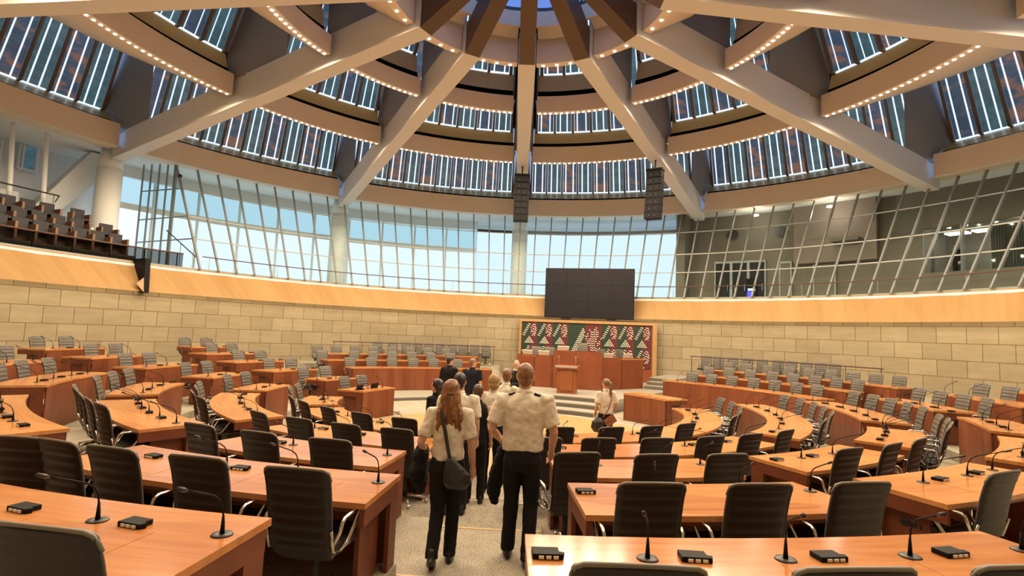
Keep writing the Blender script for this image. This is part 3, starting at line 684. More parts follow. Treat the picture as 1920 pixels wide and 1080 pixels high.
# ================================================================ desks, chairs, microphones, terminals
def desk(k, t0, t1, label, group, R=None, ztop=None, zfoot=None, depth=.80, panel_up=0.0):
    R = RK[k] if R is None else R; z = ZK[k] if ztop is None else ztop
    zf = (TK[k-1] if k else ARENA) if zfoot is None else zfoot; zb = TK[k] if zfoot is None else zfoot
    n=max(3,int((t1-t0)/2.0)); mid=(t0+t1)/2
    t=thing('curved_desk',label,'desk',SP(R+depth/2,mid,zb),0,group)
    MB().sweep([(R-.04,z-.042),(R+depth,z-.042),(R+depth,z),(R-.04,z)],t0,t1,n,SX,SY).build('tabletop','top',t)
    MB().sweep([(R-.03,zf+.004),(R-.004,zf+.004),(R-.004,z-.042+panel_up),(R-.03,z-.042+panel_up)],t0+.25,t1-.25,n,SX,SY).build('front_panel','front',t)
    for s,a in ((1,t0),(-1,t1)):
        e=math.degrees(.035/R)*s; i_=math.degrees(.03/R)*s
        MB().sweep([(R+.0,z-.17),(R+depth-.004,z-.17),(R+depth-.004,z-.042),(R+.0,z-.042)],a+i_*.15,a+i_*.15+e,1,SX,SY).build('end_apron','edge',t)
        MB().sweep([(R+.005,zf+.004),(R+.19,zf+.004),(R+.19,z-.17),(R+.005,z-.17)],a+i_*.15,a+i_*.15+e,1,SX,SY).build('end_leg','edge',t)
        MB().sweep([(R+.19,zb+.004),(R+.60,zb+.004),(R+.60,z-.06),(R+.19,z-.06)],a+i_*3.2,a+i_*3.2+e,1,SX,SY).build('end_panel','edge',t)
    MB().sweep([(R+depth-.045,z-.075),(R+depth-.015,z-.075),(R+depth-.015,z-.042),(R+depth-.045,z-.042)],t0+.5,t1-.5,n,SX,SY).build('rear_rail','edge',t)
    if k in (3,4) and ztop is None:
        a=t0+2.2
        while a<t1-2.5:
            MB().sweep([(R+.30,z),(R+.66,z),(R+.66,z+.0018),(R+.30,z+.0018)],a,a+2.3*11.3/R,2,SX,SY).build('cable_lid','top',t); a+=3.7*11.31/R
    return t
def make_mic():
    t=thing('desk_microphone','x','microphone')
    MB().sweep([(.001,0),(.055,0),(.05,.008),(.001,.009)],0,360,18).build('base_plate','dark',t,True,local=True)
    MB().tube([(0,0,.005),(0,0,.05),(0,-.002,.10)],[.013,.010,.006],8).build('stem','black',t,True,local=True)
    pts=[(0,-.002,.09),(0,-.012,.14),(0,-.04,.185),(0,-.09,.22),(0,-.16,.25),(0,-.25,.285),(0,-.31,.308)]
    MB().tube(pts,.0048,6).build('gooseneck','black',t,True,local=True)
    MB().tube([pts[-1],(0,-.33,.316),(0,-.375,.334)],[.006,.011,.010],8).build('capsule','dark',t,True,local=True)
    return t
def make_term():
    t=thing('voting_terminal','x','terminal')
    MB().poly([(-.075,-.045),(.075,-.045),(.085,-.01),(.06,.0),(.06,.05),(-.075,.05)],0,.028).build('body','black',t,bevel=.004,local=True)
    for i in range(3): MB().box(-.045+.036*i,-.02+.036*i,-.052,-.043,.006,.020).build('button','button',t,local=True)
    return t
def make_chair():
    t=thing('swivel_chair','x','chair')
    prof=[(-.06,.375),(-.11,.39),(-.155,.43),(-.185,.49),(-.205,.56),(-.222,.65),(-.238,.74),(-.256,.83),(-.280,.92),(-.305,.99),(-.325,1.045)]
    def pt(v):
        f=v*(len(prof)-1); i=min(int(f),len(prof)-2); q=f-i
        return prof[i][0]*(1-q)+prof[i+1][0]*q, prof[i][1]*(1-q)+prof[i+1][1]*q
    NV,NU=46,10; F=[];Bk=[]
    for iv in range(NV+1):
        v=iv/NV; y,z=pt(v); y2,z2=pt(min(1,v+.02)); y1,z1=pt(max(0,v-.02)); d=Vector((0,y2-y1,z2-z1)).normalized(); nrm=Vector((0,d.z,-d.y))
        hw=.185+.045*min(1,v/.35)+.008*v
        tt=(1-v)*NV/2.2
        if tt<1: hw-=.05*(1-math.sqrt(max(0,1-(1-tt)**2)))
        rib=abs(math.sin(v*math.pi*11)) if .12<v<.95 else .3
        for iu in range(NU+1):
            u=-1+2*iu/NU; ed=max(0,1-abs(u)**6); e2=min(1,(1-abs(u))*5)
            F.append(Vector((u*hw,y-.02*(abs(u)**2)*0+.02*u*u,z))+nrm*(.010+.020*rib*e2))
            Bk.append(Vector((u*hw,y+.02*u*u,z))-nrm*(.010+.011*rib*e2))
    nu=NU+1
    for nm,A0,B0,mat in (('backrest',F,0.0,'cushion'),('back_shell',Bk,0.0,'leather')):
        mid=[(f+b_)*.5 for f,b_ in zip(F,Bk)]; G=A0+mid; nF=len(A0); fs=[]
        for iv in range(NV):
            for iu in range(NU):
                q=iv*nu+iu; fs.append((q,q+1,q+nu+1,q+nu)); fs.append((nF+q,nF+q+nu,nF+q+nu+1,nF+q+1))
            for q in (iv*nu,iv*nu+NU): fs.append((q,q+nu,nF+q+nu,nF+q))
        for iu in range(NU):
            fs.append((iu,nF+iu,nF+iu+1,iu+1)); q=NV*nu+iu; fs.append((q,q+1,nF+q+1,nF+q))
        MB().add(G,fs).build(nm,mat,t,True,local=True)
    m=MB(); m.tube([(-.236,-.268,.965),(-.236,-.288,1.00),(-.226,-.305,1.03),(-.200,-.318,1.046),(-.1,-.326,1.051),(0,-.328,1.052),(.1,-.326,1.051),(.200,-.318,1.046),(.226,-.305,1.03),(.236,-.288,1.00),(.236,-.268,.965)],.0095,8); m.build('top_rail','leather2',t,True,local=True)
    m=MB()
    for i in range(7):
        y=-.10+.075*i; m.box(-.225,.225,y-.036,y+.036,.435-.004*i+(.012 if i>4 else 0),.492)
    m.build('seat','leather',t,bevel=.012,local=True)
    MB().box(-.215,.215,-.13,.36,.405,.437).build('seat_shell','leather2',t,bevel=.012,local=True)
    for s in (-1,1):
        m=MB(); pts=[(s*.235,-.175,.50),(s*.275,-.165,.60),(s*.285,-.15,.665),(s*.285,-.12,.685),(s*.285,.10,.69),(s*.283,.135,.675),(s*.275,.13,.63),(s*.25,.02,.47),(s*.22,-.06,.425)]
        m.tube(pts,.013,8); m.build('armrest','chrome',t,True,local=True)
        m=MB(); m.tube([(s*.228,-.02,.42),(s*.237,-.17,.47),(s*.238,-.215,.62)],.011,6); m.build('side_frame','chrome',t,True,local=True)
    MB().tube([(0,.06,.09),(0,.06,.41)],[.03,.028],12).build('gas_column','dark',t,True,local=True)
    m=MB(); cst=m
    for i in range(5):
        a=2*math.pi*i/5+.3; dx,dy=math.cos(a),math.sin(a)
        m.tube([(0,.06,.105),(dx*.16,.06+dy*.16,.09),(dx*.30,.06+dy*.30,.065)],[.028,.02,.014],8)
        cst.tube([(dx*.30-dy*.02,.06+dy*.30+dx*.02,.028),(dx*.30+dy*.02,.06+dy*.30-dx*.02,.028)],.028,10)
    m.build('star_base','chrome',t,True,local=True)
    return t
PROTO={}
MYAW={'the nearest desk, bottom right':-24,'the second desk row, right of the aisle':-20,'the third desk row, right of the aisle':-16}
def put(kind, maker, loc, rz, label, cat, group):
    if kind not in PROTO:
        t=maker(); PROTO[kind]=t; t.location=loc; t.rotation_euler=(0,0,rz); tag(t,label,cat,group)
    else: t=dup(PROTO[kind],None,loc,rz,label,group)
    return t
def face(th): return -th*D2R+math.pi      # local +Y towards the seat centre
def seat_row(k,R,zf,ztop,chairs,short,mics=None,terms=None,jit=3.0):
    chairs=sorted([c if isinstance(c,tuple) else (c,1.10,None) for c in chairs],key=lambda c:pxx(SP(R+c[1],c[0],zf+1.0)))
    for i,c in enumerate(chairs):
        th,dr,yaw = c if isinstance(c,tuple) else (c,1.10,None)
        if yaw is None: yaw=random.uniform(-jit,jit)
        lab='swivel chair, %s from left at %s'%(ORD[i],short)
        rc=R+dr-.325
        put('chair',make_chair,SP(rc,th,zf),face(th)+yaw*D2R,lab,'chair','swivel chairs')
    f=9.57/R
    mics=[ (c[0] if isinstance(c,tuple) else c)-1.4*f for c in chairs] if mics is None else mics
    terms=[ (c[0] if isinstance(c,tuple) else c)+1.7*f for c in chairs] if terms is None else terms
    mics=sorted(mics,key=lambda q:pxx(SP(R+.25,q,ztop))); terms=sorted(terms,key=lambda q:pxx(SP(R+.25,q,ztop)))
    for i,th in enumerate(mics): put('mic',make_mic,SP(R+.25,th,ztop),face(th)+(MYAW.get(short,0)+random.uniform(-7,7))*D2R,'gooseneck microphone, %s from left on %s'%(ORD[i],short),'microphone','desk microphones')
    for i,th in enumerate(terms): put('term',make_term,SP(R+.25,th,ztop),face(th)+random.uniform(-8,8)*D2R,'voting terminal, %s from left on %s'%(ORD[i],short),'terminal','voting terminals')
# left-to-right order in the picture is decreasing angle for the near rows and increasing for the far ones
BL=[
('the nearest desk, bottom right',4,164.7,179.2,[177.5,173.9,170.5],[176.2,172.6,169.0,165.2],[178.7,175.0,171.4,167.7]),
('the nearest desk, bottom left',4,186.5,206,[187.8],[190.7,187.0],[196.9,193.2,189.5]),
('the second desk row, left of the aisle',3,185.4,202.6,[(201.2,1.22,18),(199.0,1.14,None),(195.9,1.12,None),(191.8,1.1,None),(187.4,1.16,None)],[194.3,190.2,186.0],[199.2,193.4,190.0]),
('the second desk row, right of the aisle',3,163.5,176.6,[174.5,170.2,165.7],[172.6,168.2,164.0],[176.0,171.8,167.4]),
('the second desk row, far right block',3,145.6,159.0,[(157.1,1.05,None)],[155.5,150.7,147.0],[153.8,149.4]),
('the third desk row, left of the aisle',2,188.8,204.9,[202.6,197.1,191.6],[198.6,189.7],[200.0,194.2]),
('the third desk row, right of the aisle',2,162.1,176.2,[(175.6,1.08,8),170.2,165.0],[172.5,167,163.4],[174.0,168.4]),
('the third desk row, right block',2,140.5,156.2,[153.8,148.0,142.6],[151.7,146.6],[155.0,150.0,144.6]),
('the fourth desk row, left of the aisle',1,189.0,214.2,[(211.3,1.1,-6),204.6,197.9,191.7],None,None),
('the fourth desk row, right of the aisle',1,139.7,175.2,[(176.4,1.15,6),170.3,163.5,156.5,150.0,142.8],None,None),
('the innermost desk, left half',0,186.5,241,[237.7,228.2,217.9,208.3,198.9],None,None),
('the innermost desk, right half',0,131.2,175,[171.1,161.6,152.8,143.5],None,None),
('the short innermost desk at left',0,247.4,266.4,[256.4,264.5],[252,261],[]),
('the innermost corner desk at left',0,284.7,304.3,[291.8,299.9],[293,301],[289.5]),
('the round-ended innermost desk at right',0,85.4,130.4,[(86.4,1.3,None),(95.7,1.25,None),(104.7,1.25,None),(114,1.2,None),(123.7,1.2,None)],None,None),
('the long second ring desk at left',1,221.3,255.5,[(228,1.15,None),(236,1.15,None),(243.5,1.1,None),(250,1.15,None)],None,None),
('the second ring desk beyond the left gap',1,261,275.2,[264.5,272.2],None,None),
('the second ring desk near the left benches',1,291.2,303.6,[293,300.3],None,None),
('the long second ring desk at right',1,85.2,132.5,[(88,1.2,None),(94.5,1.2,None),(101,1.2,None),(107,1.2,None),(114.6,1.19,None),(126.5,1.08,None)],None,None),
('the third ring desk before the left aisle',2,213.8,236.1,[(217.1,1.12,None),(221.5,1.1,None),(225.4,1.1,None),(229.4,1.11,None),(233.5,1.15,None)],None,None),
('the third ring desk beyond the left aisle',2,241.6,258,[245.3,251.2,256.5],None,None),
('the third ring desk left of the gap',2,269,281,[272.7,278.3],None,None),
('the third ring desk near the left benches',2,288.5,302,[294.4,300.1],None,None),
('the third ring desk at far right',2,87.5,113.2,[(89,1.25,None),(94,1.25,None),(99.3,1.22,None),(104.5,1.2,None),(109.5,1.2,None)],None,None),
('the short third ring desk at right',2,120.5,135.1,[(118.9,1.11,None),(122.5,1.15,None),(126.3,1.15,None),(130.2,1.12,None)],None,None),
('the outer desk at the left edge',3,211.3,233.1,[],[230,225.5,221,216.5],[227.5,223,218.5,214]),
('the fourth ring desk beyond the left aisle',3,242,259.5,[248.3,252.9,258.0],[245,249.5,254,257.8],[247,251.5,256]),
('the fourth ring desk left of the gap',3,268.3,281,[272.5,277.1],None,None),
('the fourth ring desk near the left benches',3,289.7,301.5,[295.3,300.0],None,None),
('the fourth ring desk at the right edge',3,126.5,141.6,[],[139,134.5,130],[137,132.5]),
('the fourth ring desk right of the third aisle',3,110.4,122.6,[],[120.5,116.5,112.5],[118.5,114.5]),
('the fourth ring desk at far right',3,89.1,104.1,[90.2,94.3,98.7,102.9],None,None),
('the fifth ring desk at the left edge',4,244,264.5,[(264,1.1,None)],[259,263],[261]),
('the fifth ring desk left of the gap',4,270.7,281.8,[276.3,280.2],None,None),
('the fifth ring desk near the left benches',4,291.5,301.4,[296.3,300.0],None,None),
('the fifth ring desk at far right',4,89.0,103,[89.6,93.5],None,None),
('the outermost desk left of the gap',5,272.9,281.4,[276.1,279.7],None,None),
('the outermost desk near the left benches',5,294.8,301,[296.6,300.1],None,None),
('the outermost desk at the right edge',5,88.8,101,[],[],[]),
]
for short,k,t0,t1,ch,mi,te in BL:
    R=RK[k]
    desk(k,t0,t1,'curved cherry wood desk, '+short.replace('the ','',1),'curved desks')
    ch=sorted([c if isinstance(c,tuple) else (c,1.10,None) for c in ch],key=lambda c:-SP(R,c[0]).x if False else -c[0])
    if t0>180: pass
    seat_row(k,R,TK[k],ZK[k],ch,short,None if mi is None else sorted(mi,reverse=True),None if te is None else sorted(te,reverse=True))
desk(0,46,66,'timber desk with tall front panel beside the podium steps','curved desks',R=5.1,ztop=.66,zfoot=ARENA,panel_up=.05)
# benches either side of the podium
MB_=[('left',[(9.5,318,354.5),(11.0,316,352),(12.4,318.5,352)],
      [[320.2,325.2,330.2,335.3,340.3,346.2],[317.2,323.9,328.1,332.3,336.7,341.0,345.4],[318.7,322.5,326.3,330.0,333.8,337.6,341.4,345.3],[332,335,337.7,340,342.3,344.7,347.1,349.4,351.8,354.1]]),
     ('right',[(9.5,39,76.5),(11.0,41.5,74.5),(12.4,42.5,77)],
      [[43.4,47.7,52.3,57.2,61.7,66.3,70.6],[43.4,47.6,51.8,56.1,60.1,64.1,68.0,71.7],[44.5,47.9,51.7,55.5,59.0,62.7,66.3,69.8,73.3],[38.6,40.8,43.4,46,48.5,51.2,53.4,55.8,58.1,60.3]])]
for side,ds,cs in MB_:
    for i,(R,t0,t1) in enumerate(ds):
        desk(0,t0,t1,'long curved bench desk %s of the podium, %s row'%(side,('front','middle','rear')[i]),'podium side benches',R=R,ztop=MZ[i],zfoot=(ARENA if i==0 and side=='right' else (-.08 if i==0 else MT[i-1])),depth=.62)
    for i,row in enumerate(cs):
        R=(9.5,11.0,12.4,13.62)[i]
        seat_row(0,R,MT[i],MZ[i] if i<3 else 0,row,'the %s bench row %s of the podium'%(('front','middle','rear','wallside')[i],side),[] if (i>0 or side=='left') else None,[],jit=2)
    a0,a1=((322.5,356) if side=='left' else (36.3,69))
    t=thing('handrail','dark thin handrail in front of the wallside chairs %s of the podium'%side,'railing',SP(14.05,(a0+a1)/2,.73))
    MB().tube([SP(14.05,a0+(a1-a0)*i/20,1.745) for i in range(21)],.026,8).build('rail','rail',t)
    for i in range(7): a=a0+.3+(a1-a0-.6)*i/6; MB().tube([SP(14.05,a,.73),SP(14.05,a,1.745)],.013,6).build('post','dark',t)
# presidium chairs and monitors
for i,(x,y,z) in enumerate(((.95,11.55,.86),(3.05,11.2,1.12),(4.05,11.55,.86),(5.0,12.3,.86),(1.55,11.35,.86))):
    put('chair',make_chair,(x,y,z-.02*(i==1)),math.pi+(-.1,.05,.45,.5,-.05)[i],'dark ribbed swivel chair behind the presidium desk, %s'%('far left seat','raised centre seat','right wing inner seat','right wing outer seat','left wing inner seat')[i],'chair','swivel chairs')
struct('floor_plinth', MB().box(2.6,3.5,10.85,11.75,.86,1.10),'tread','low plinth under the centre chair of the presidium')
def make_monitor():
    t=thing('desk_monitor','x','monitor'); MB().add([(-.22,-.02,0),(.22,-.02,0),(.22,.06,0),(-.22,.06,0),(-.26,-.08,.20),(.26,-.08,.20),(.26,-.04,.21),(-.26,-.04,.21)],[(0,1,2,3),(7,6,5,4),(0,4,5,1),(1,5,6,2),(2,6,7,3),(3,7,4,0)]).build('housing','monitor',t,bevel=.01,local=True)
    MB().box(-.24,.24,-.07,-.03,.20,.225).build('top_edge','dot',t,local=True)
    return t
for i,(x,y,z,rz) in enumerate(((.55,10.85,1.56,-.5),(1.25,10.50,1.56,-.2),(2.05,10.15,1.80,-.1),(4.05,10.62,1.56,.5),(5.02,11.35,1.56,.6))):
    put('monitor',make_monitor,(x,y,z),rz,'small grey desk monitor on the presidium desk, %s from the left'%ORD[i],'monitor','presidium monitors')
# laptops and a box on the left inner desks
for i,(R,th,z) in enumerate(((RK[0]+.35,258.5,ZK[0]),(RK[0]+.3,288.5,ZK[0]),(RK[0]+.3,297,ZK[0]))):
    t=thing('desk_screen','small black tilted display on %s'%('the short innermost desk at left','the corner desk at left, near side','the corner desk at left, far side')[i],'display',SP(R,th,z),face(th))
    MB().box(-.13,.13,-.06,.06,0,.012).build('base','black',t,local=True)
    MB().box(-.15,.15,-.01,.015,.0,.16,Matrix.Rotation(-.35,4,'X')).build('panel','screen',t,bevel=.006,local=True)
# ================================================================ people
M['skin']=noisy('skin',(.56,.31,.21),(.62,.36,.25),9,.5)
def hairmat(n,c0,c1):
    m,nt,b=newmat(n); tc=N(nt,'ShaderNodeTexCoord'); mp=N(nt,'ShaderNodeMapping'); mp.inputs['Scale'].default_value=(60,60,6); nt.links.new(tc.outputs['Object'],mp.inputs[0])
    nt.links.new(ramp(nt,noise(nt,mp.outputs[0],1.0,3,.6),[(.3,c0),(.7,c1)]),b.inputs['Base Color']); b.inputs['Roughness'].default_value=.45; return m
M['hair_red']=hairmat('auburn_hair',(.095,.034,.012),(.33,.145,.052)); M['hair_brown']=hairmat('brown_hair',(.035,.018,.009),(.09,.05,.026)); M['hair_dark']=hairmat('dark_hair',(.012,.008,.006),(.035,.022,.015))
M['hair_ginger']=hairmat('ginger_hair',(.13,.06,.024),(.30,.155,.068)); M['hair_blond']=hairmat('blond_hair',(.25,.14,.055),(.45,.29,.13)); M['hair_tan']=hairmat('light_brown_hair',(.12,.065,.03),(.28,.165,.085))
M['shirt']=noisy('cream_shirt_cloth',(.68,.625,.52),(.74,.685,.58),5,.85,.2); M['navy']=noisy('navy_cloth',(.008,.010,.022),(.014,.017,.032),5,.8,.2)
M['blackcloth']=noisy('black_cloth',(.007,.006,.007),(.013,.012,.013),6,.8,.2); M['shoe']=pmat('black_shoe_leather',(.012,.011,.010),.35)
M['bag']=noisy('black_bag_leather',(.012,.012,.014),(.028,.026,.026),8,.42,.5); M['folder']=pmat('brown_folder',(.28,.10,.045),.5); M['eye']=pmat('dark_eye',(.02,.012,.01),.2)
TEX=bpy.data.textures.new('creases','CLOUDS'); TEX.noise_scale=.085; TEX.noise_depth=2
TEXH=bpy.data.textures.new('locks','CLOUDS'); TEXH.noise_scale=.05; TEXH.noise_depth=2
def skinify(o, vox, disp=0.0, tex=None, smooth=2):
    r=o.modifiers.new('remesh','REMESH'); r.mode='VOXEL'; r.voxel_size=vox; r.use_smooth_shade=True
    s=o.modifiers.new('smooth','SMOOTH'); s.factor=.5; s.iterations=smooth
    if disp:
        d=o.modifiers.new('creases','DISPLACE'); d.texture=tex or TEX; d.strength=disp; d.mid_level=.5; d.texture_coords='LOCAL'
    return o
def hand(m, w, d, curl, side, s):
    # w wrist, d unit direction of the hand, side +1/-1: thumb points forward (+Y)
    w=Vector(w); d=Vector(d).normalized(); f=Vector((0,1,0)); f=(f-d*f.dot(d)).normalized(); n=d.cross(f).normalized()*(-side)
    P=lambda a,b,c: w+d*a*s+f*b*s+n*c*s
    m.tube([P(-.01,0,0),P(.03,0,0),P(.085,.002,0)],[.026*s,.034*s,.030*s],10)
    for b,wd in ((-.026,.026),(0,.026),(.026,.024)): m.tube([P(.01,b*.5,0),P(.09,b,0)],[.018*s,.015*s],8)
    for i,(b,L) in enumerate(((.033,.070),(.012,.080),(-.010,.074),(-.031,.058))):
        c=curl
        m.tube([P(.08,b,0),P(.08+L*.45,b*1.05,.008*c*3),P(.08+L*.75,b*1.05,.035*c+.006),P(.08+L*(1-.25*c),b,.07*c)],[.0098*s,.0092*s,.0085*s,.0068*s],8)
    m.tube([P(.02,.026,.004),P(.05,.052,.012),P(.082,.060,.02),P(.105,.058,.026)],[.013*s,.0115*s,.010*s,.008*s],8)
def person(label, loc, rz, H=1.75, sex='m', hair='short', hc='hair_brown', top='shirt', bot='blackcloth', armL=None, armR=None, legL=None, legR=None, near=False, sleeves='short', epaul=False, face_=False, lean=0.0, turn=0.0, broad=1.0, collar='shirt'):
    s=H/1.75
    t=thing('person',label,'person',loc,rz)
    W=(.185 if sex=='m' else .160)*broad; hipw=.165 if sex=='m' else .172; waist=(.150 if sex=='m' else .128)*broad
    vox=.0075 if near else .011
    sh=lambda q: (q[0]*s,q[1]*s,q[2]*s)
    sx=W-.005
    armL=armL or [(-sx,-.01,1.43),(-sx-.045,-.03,1.14),(-sx-.05,.05,.90)]; armR=armR or [(sx,-.01,1.43),(sx+.045,-.03,1.14),(sx+.05,.05,.90)]
    legL=legL or [(-.085,0,.90),(-.095,.015,.49),(-.10,-.01,.085),0]; legR=legR or [(.085,0,.90),(.095,.015,.49),(.10,-.01,.085),0]
    ct,st=math.cos(turn),math.sin(turn)
    def hd(x,y,z): # head space -> body, with turn
        return (x*ct-y*st, x*st+y*ct+.012, z)
    # ---- body
    m=MB()
    m.loft([sh(q[:3])+(q[3]*s,q[4]*s) for q in ((0,0,.86,hipw-.03,.09),(0,0,1.0,waist-.02,.085),(0,0,1.25,W-.045,.095),(0,0,1.38,W-.03,.09),(0,0,1.46,.09,.065),(0,.005,1.50,.058,.058),(0,.012,1.58,.052,.055))],16)
    for leg in (legL,legR): m.tube([sh(p) for p in leg[:3]],[.065*s,.05*s,.034*s],10)
    nb=len(m.v)
    hv=MB(); hv.ball((0,0,1.640),(.074,.093,.112),16,12); hv.ball((0,.030,1.575),(.052,.058,.055),14,8); hv.ball((0,.085,1.605),(.030,.014,.012),10,6)
    hv.ball((0,.094,1.628),(.013,.020,.022),8,6); hv.ball((0,.083,1.655),(.055,.016,.012),10,6)
    for e in (-1,1): hv.ball((e*.076,-.005,1.632),(.010,.020,.031),8,8)
    hv.v=[sh(hd(*v)) for v in hv.v]; m.add(hv.v,hv.f)
    for side,arm in ((-1,armL),(1,armR)):
        a,b,c=[Vector(sh(p)) for p in arm[:3]]
        m.tube([a,a.lerp(b,.5),b,b.lerp(c,.35),c],[.050*s*broad,.046*s*broad,.038*s,.039*s,.026*s],12)
        if len(arm)>3 and arm[3] is None: m.ball(c,.03*s)
        else: hand(m,c,(c-b) if len(arm)<4 else arm[3],.55,side,s)
    o=m.build('body','skin',t,True,local=True); skinify(o,vox,0,None,2)
    if face_:
        for e in (-1,1):
            MB().ball(sh(hd(e*.030,.088,1.642)),.0085*s).build('eye','eye',t,True,local=True)
        MB().ball(sh(hd(0,.0965,1.598)),(.022*s,.005*s,.004*s)).build('mouth',M['folder'],t,True,local=True)
    # ---- top
    m=MB(); zb=.98 if top=='shirt' else .92
    m.loft([sh(q[:3])+(q[3]*s,q[4]*s) for q in ((0,0,zb,waist+.022,.112),(0,0,1.04,waist+.026,.118),(0,-.004,1.12,waist+.016,.112),(0,-.004,1.24,W-.008,.122),(0,-.006,1.34,W+.006,.122),(0,-.006,1.41,W-.004,.104),(0,-.004,1.455,W*.72,.082),(0,.0,1.485,.078,.068),(0,.004,1.505,.064,.064))],20)
    for arm in (armL,armR):
        a,b,c=[Vector(sh(p)) for p in arm[:3]]
        if sleeves=='short': m.tube([a.lerp(Vector((0,0,a.z)),.25),a,a.lerp(b,.45),a.lerp(b,.80)],[.06*s,.068*s*broad,.066*s*broad,.066*s*broad],12)
        elif sleeves=='long': m.tube([a.lerp(Vector((0,0,a.z)),.25),a,a.lerp(b,.5),b,b.lerp(c,.5),c],[.06*s,.066*s,.060*s,.052*s,.046*s,.038*s],12)
    o=m.build('shirt' if top=='shirt' else 'jacket' if sleeves=='long' else 'top',top,t,True,local=True); skinify(o,vox*1.3,.032*s if top=='shirt' else .012*s,TEX,2)
    m=MB(); m.loft([sh(q[:3])+(q[3]*s,q[4]*s) for q in ((0,.006,1.488,.068,.064),(0,.010,1.530,.060,.061))],18)
    m.loft([sh(q[:3])+(q[3]*s,q[4]*s) for q in ((0,.004,1.482,.076,.071),(0,.008,1.522,.066,.067))],18); m.build('collar',collar,t,True,local=True)
    if epaul:
        for e in (-1,1): MB().bar(sh((e*.085,-.004,1.488)),sh((e*(W-.012),-.006,1.452)),.05*s,.012*s).build('epaulette','navy',t,bevel=.004,local=True)
    # ---- trousers
    m=MB(); m.loft([sh(q[:3])+(q[3]*s,q[4]*s) for q in ((0,0,.80,hipw-.02,.10),(0,-.008,.88,hipw+.012,.122),(0,-.004,.96,hipw-.004,.115),(0,0,1.03,waist+.014,.104))],18)
    for leg in (legL,legR):
        a,b,c=[Vector(sh(p)) for p in leg[:3]]
        m.tube([a+Vector((0,0,.02)),a.lerp(b,.35),b,b.lerp(c,.5),c+Vector((0,0,-.03*s))],[.088*s,.086*s,.068*s,.064*s,.062*s],14)
    o=m.build('trousers',bot,t,True,local=True); skinify(o,vox*1.4,.014*s,TEX,2)
    # ---- shoes
    for leg in (legL,legR):
        a=Vector(sh(leg[2])); pit=leg[3]; q=MB()
        q.loft([(0,.055,-.085,.040,.125),(0,.055,-.07,.046,.132),(0,.06,-.045,.045,.122),(0,.03,-.02,.040,.09),(0,-.01,.01,.038,.055),(0,-.012,.05,.040,.05)],14)
        R_=Matrix.Rotation(pit,3,'X'); q.v=[tuple(a+(R_@(Vector(v)*s))) for v in q.v]
        q.build('shoe','shoe',t,True,bevel=.006,local=True)
    # ---- hair
    if hair!='bald':
        q=MB(); 
        if hair in ('short','crop'):
            q.ball((0,-.012,1.664),(.081,.098,.096),16,12); q.ball((0,.015,1.690),(.074,.084,.068),14,10); q.ball((0,-.045,1.60),(.062,.055,.055),12,8)
        elif hair=='pony':
            q.ball((0,-.012,1.660),(.080,.098,.098),16,12); q.ball((0,-.105,1.69),(.028,.028,.028),10,8)
            q.tube([(0,-.10,1.69),(.006,-.145,1.66),(.012,-.150,1.56),(.016,-.130,1.45),(.014,-.125,1.36)],[.022,.034,.036,.030,.012],10)
        elif hair=='bob':
            q.ball((0,-.016,1.655),(.090,.104,.104),16,12); q.ball((0,-.035,1.585),(.088,.082,.075),14,10)
        elif hair=='long':
            q.ball((0,-.014,1.660),(.086,.102,.104),16,12)
            q.loft([(0,-.075,1.275,.075,.022),(0,-.085,1.31,.115,.034),(0,-.088,1.38,.135,.048),(0,-.080,1.46,.125,.060),(0,-.060,1.54,.105,.070),(0,-.035,1.63,.092,.085),(0,-.02,1.70,.075,.08)],18)
            for x0,xs in ((-.10,-.012),(-.06,.012),(-.02,-.01),(.03,.012),(.07,-.01),(.10,.012)):
                q.tube([(x0*.7,-.095,1.52),(x0*.9+xs,-.118,1.43),(x0-xs,-.12,1.36),(x0+xs,-.105,1.30),(x0*.95,-.09,1.255)],[.02,.028,.028,.022,.008],8)
            q.tube([(0,-.118,1.63),(.008,-.130,1.58),(.004,-.132,1.50),(0,-.12,1.44)],[.014,.022,.022,.010],8)
        q.v=[sh(hd(*v)) for v in q.v]
        o=q.build('hair',hc,t,True,local=True); skinify(o,vox*.8,.016*s if hair=='long' else .012*s,TEXH,1)
        if hair=='long': MB().bar(sh((-.03,-.142,1.625)),sh((.03,-.142,1.625)),.022,.02).build('hair_clip','rail',t,bevel=.004,local=True)
    return t
T2=TK[2]; T1=TK[1]; T0=TK[0]
# the two in front
wl=Vector((-.605,-7.70,T2))
person('woman from behind with long auburn hair, cream short-sleeved shirt and black trousers, walking away',wl,.05,1.72,'f','long','hair_red',near=True,epaul=True,broad=1.03,
  armL=[(-.160,-.01,1.43),(-.265,-.06,1.15),(-.235,.14,1.02)],armR=[(.160,-.01,1.43),(.225,-.02,1.14),(.245,.03,.90)],
  legL=[(-.085,0,.90),(-.075,-.01,.50),(-.095,-.20,.150),-.55],legR=[(.085,0,.90),(.07,.06,.49),(.055,.05,.085),0.0])
ml=Vector((.112,-7.60,T2))
person('tall man from behind with short ginger hair, cream short-sleeved shirt and black trousers, walking away',ml,-.02,1.90,'m','short','hair_ginger',near=True,epaul=True,broad=1.10,turn=0.0,
  armL=[(-.200,-.01,1.43),(-.285,-.05,1.16),(-.20,.14,1.03)],armR=[(.200,-.01,1.43),(.275,-.03,1.15),(.265,.10,.96)],
  legL=[(-.085,0,.90),(-.085,.05,.50),(-.105,.10,.105),-.15],legR=[(.085,0,.90),(.09,.02,.49),(.075,-.10,.085),-.05])
def put_world(loc,rz,mb): 
    Mx=Matrix.Translation(loc)@Matrix.Rotation(rz,4,'Z'); mb.v=[tuple(Mx@Vector(v)) for v in mb.v]; return mb
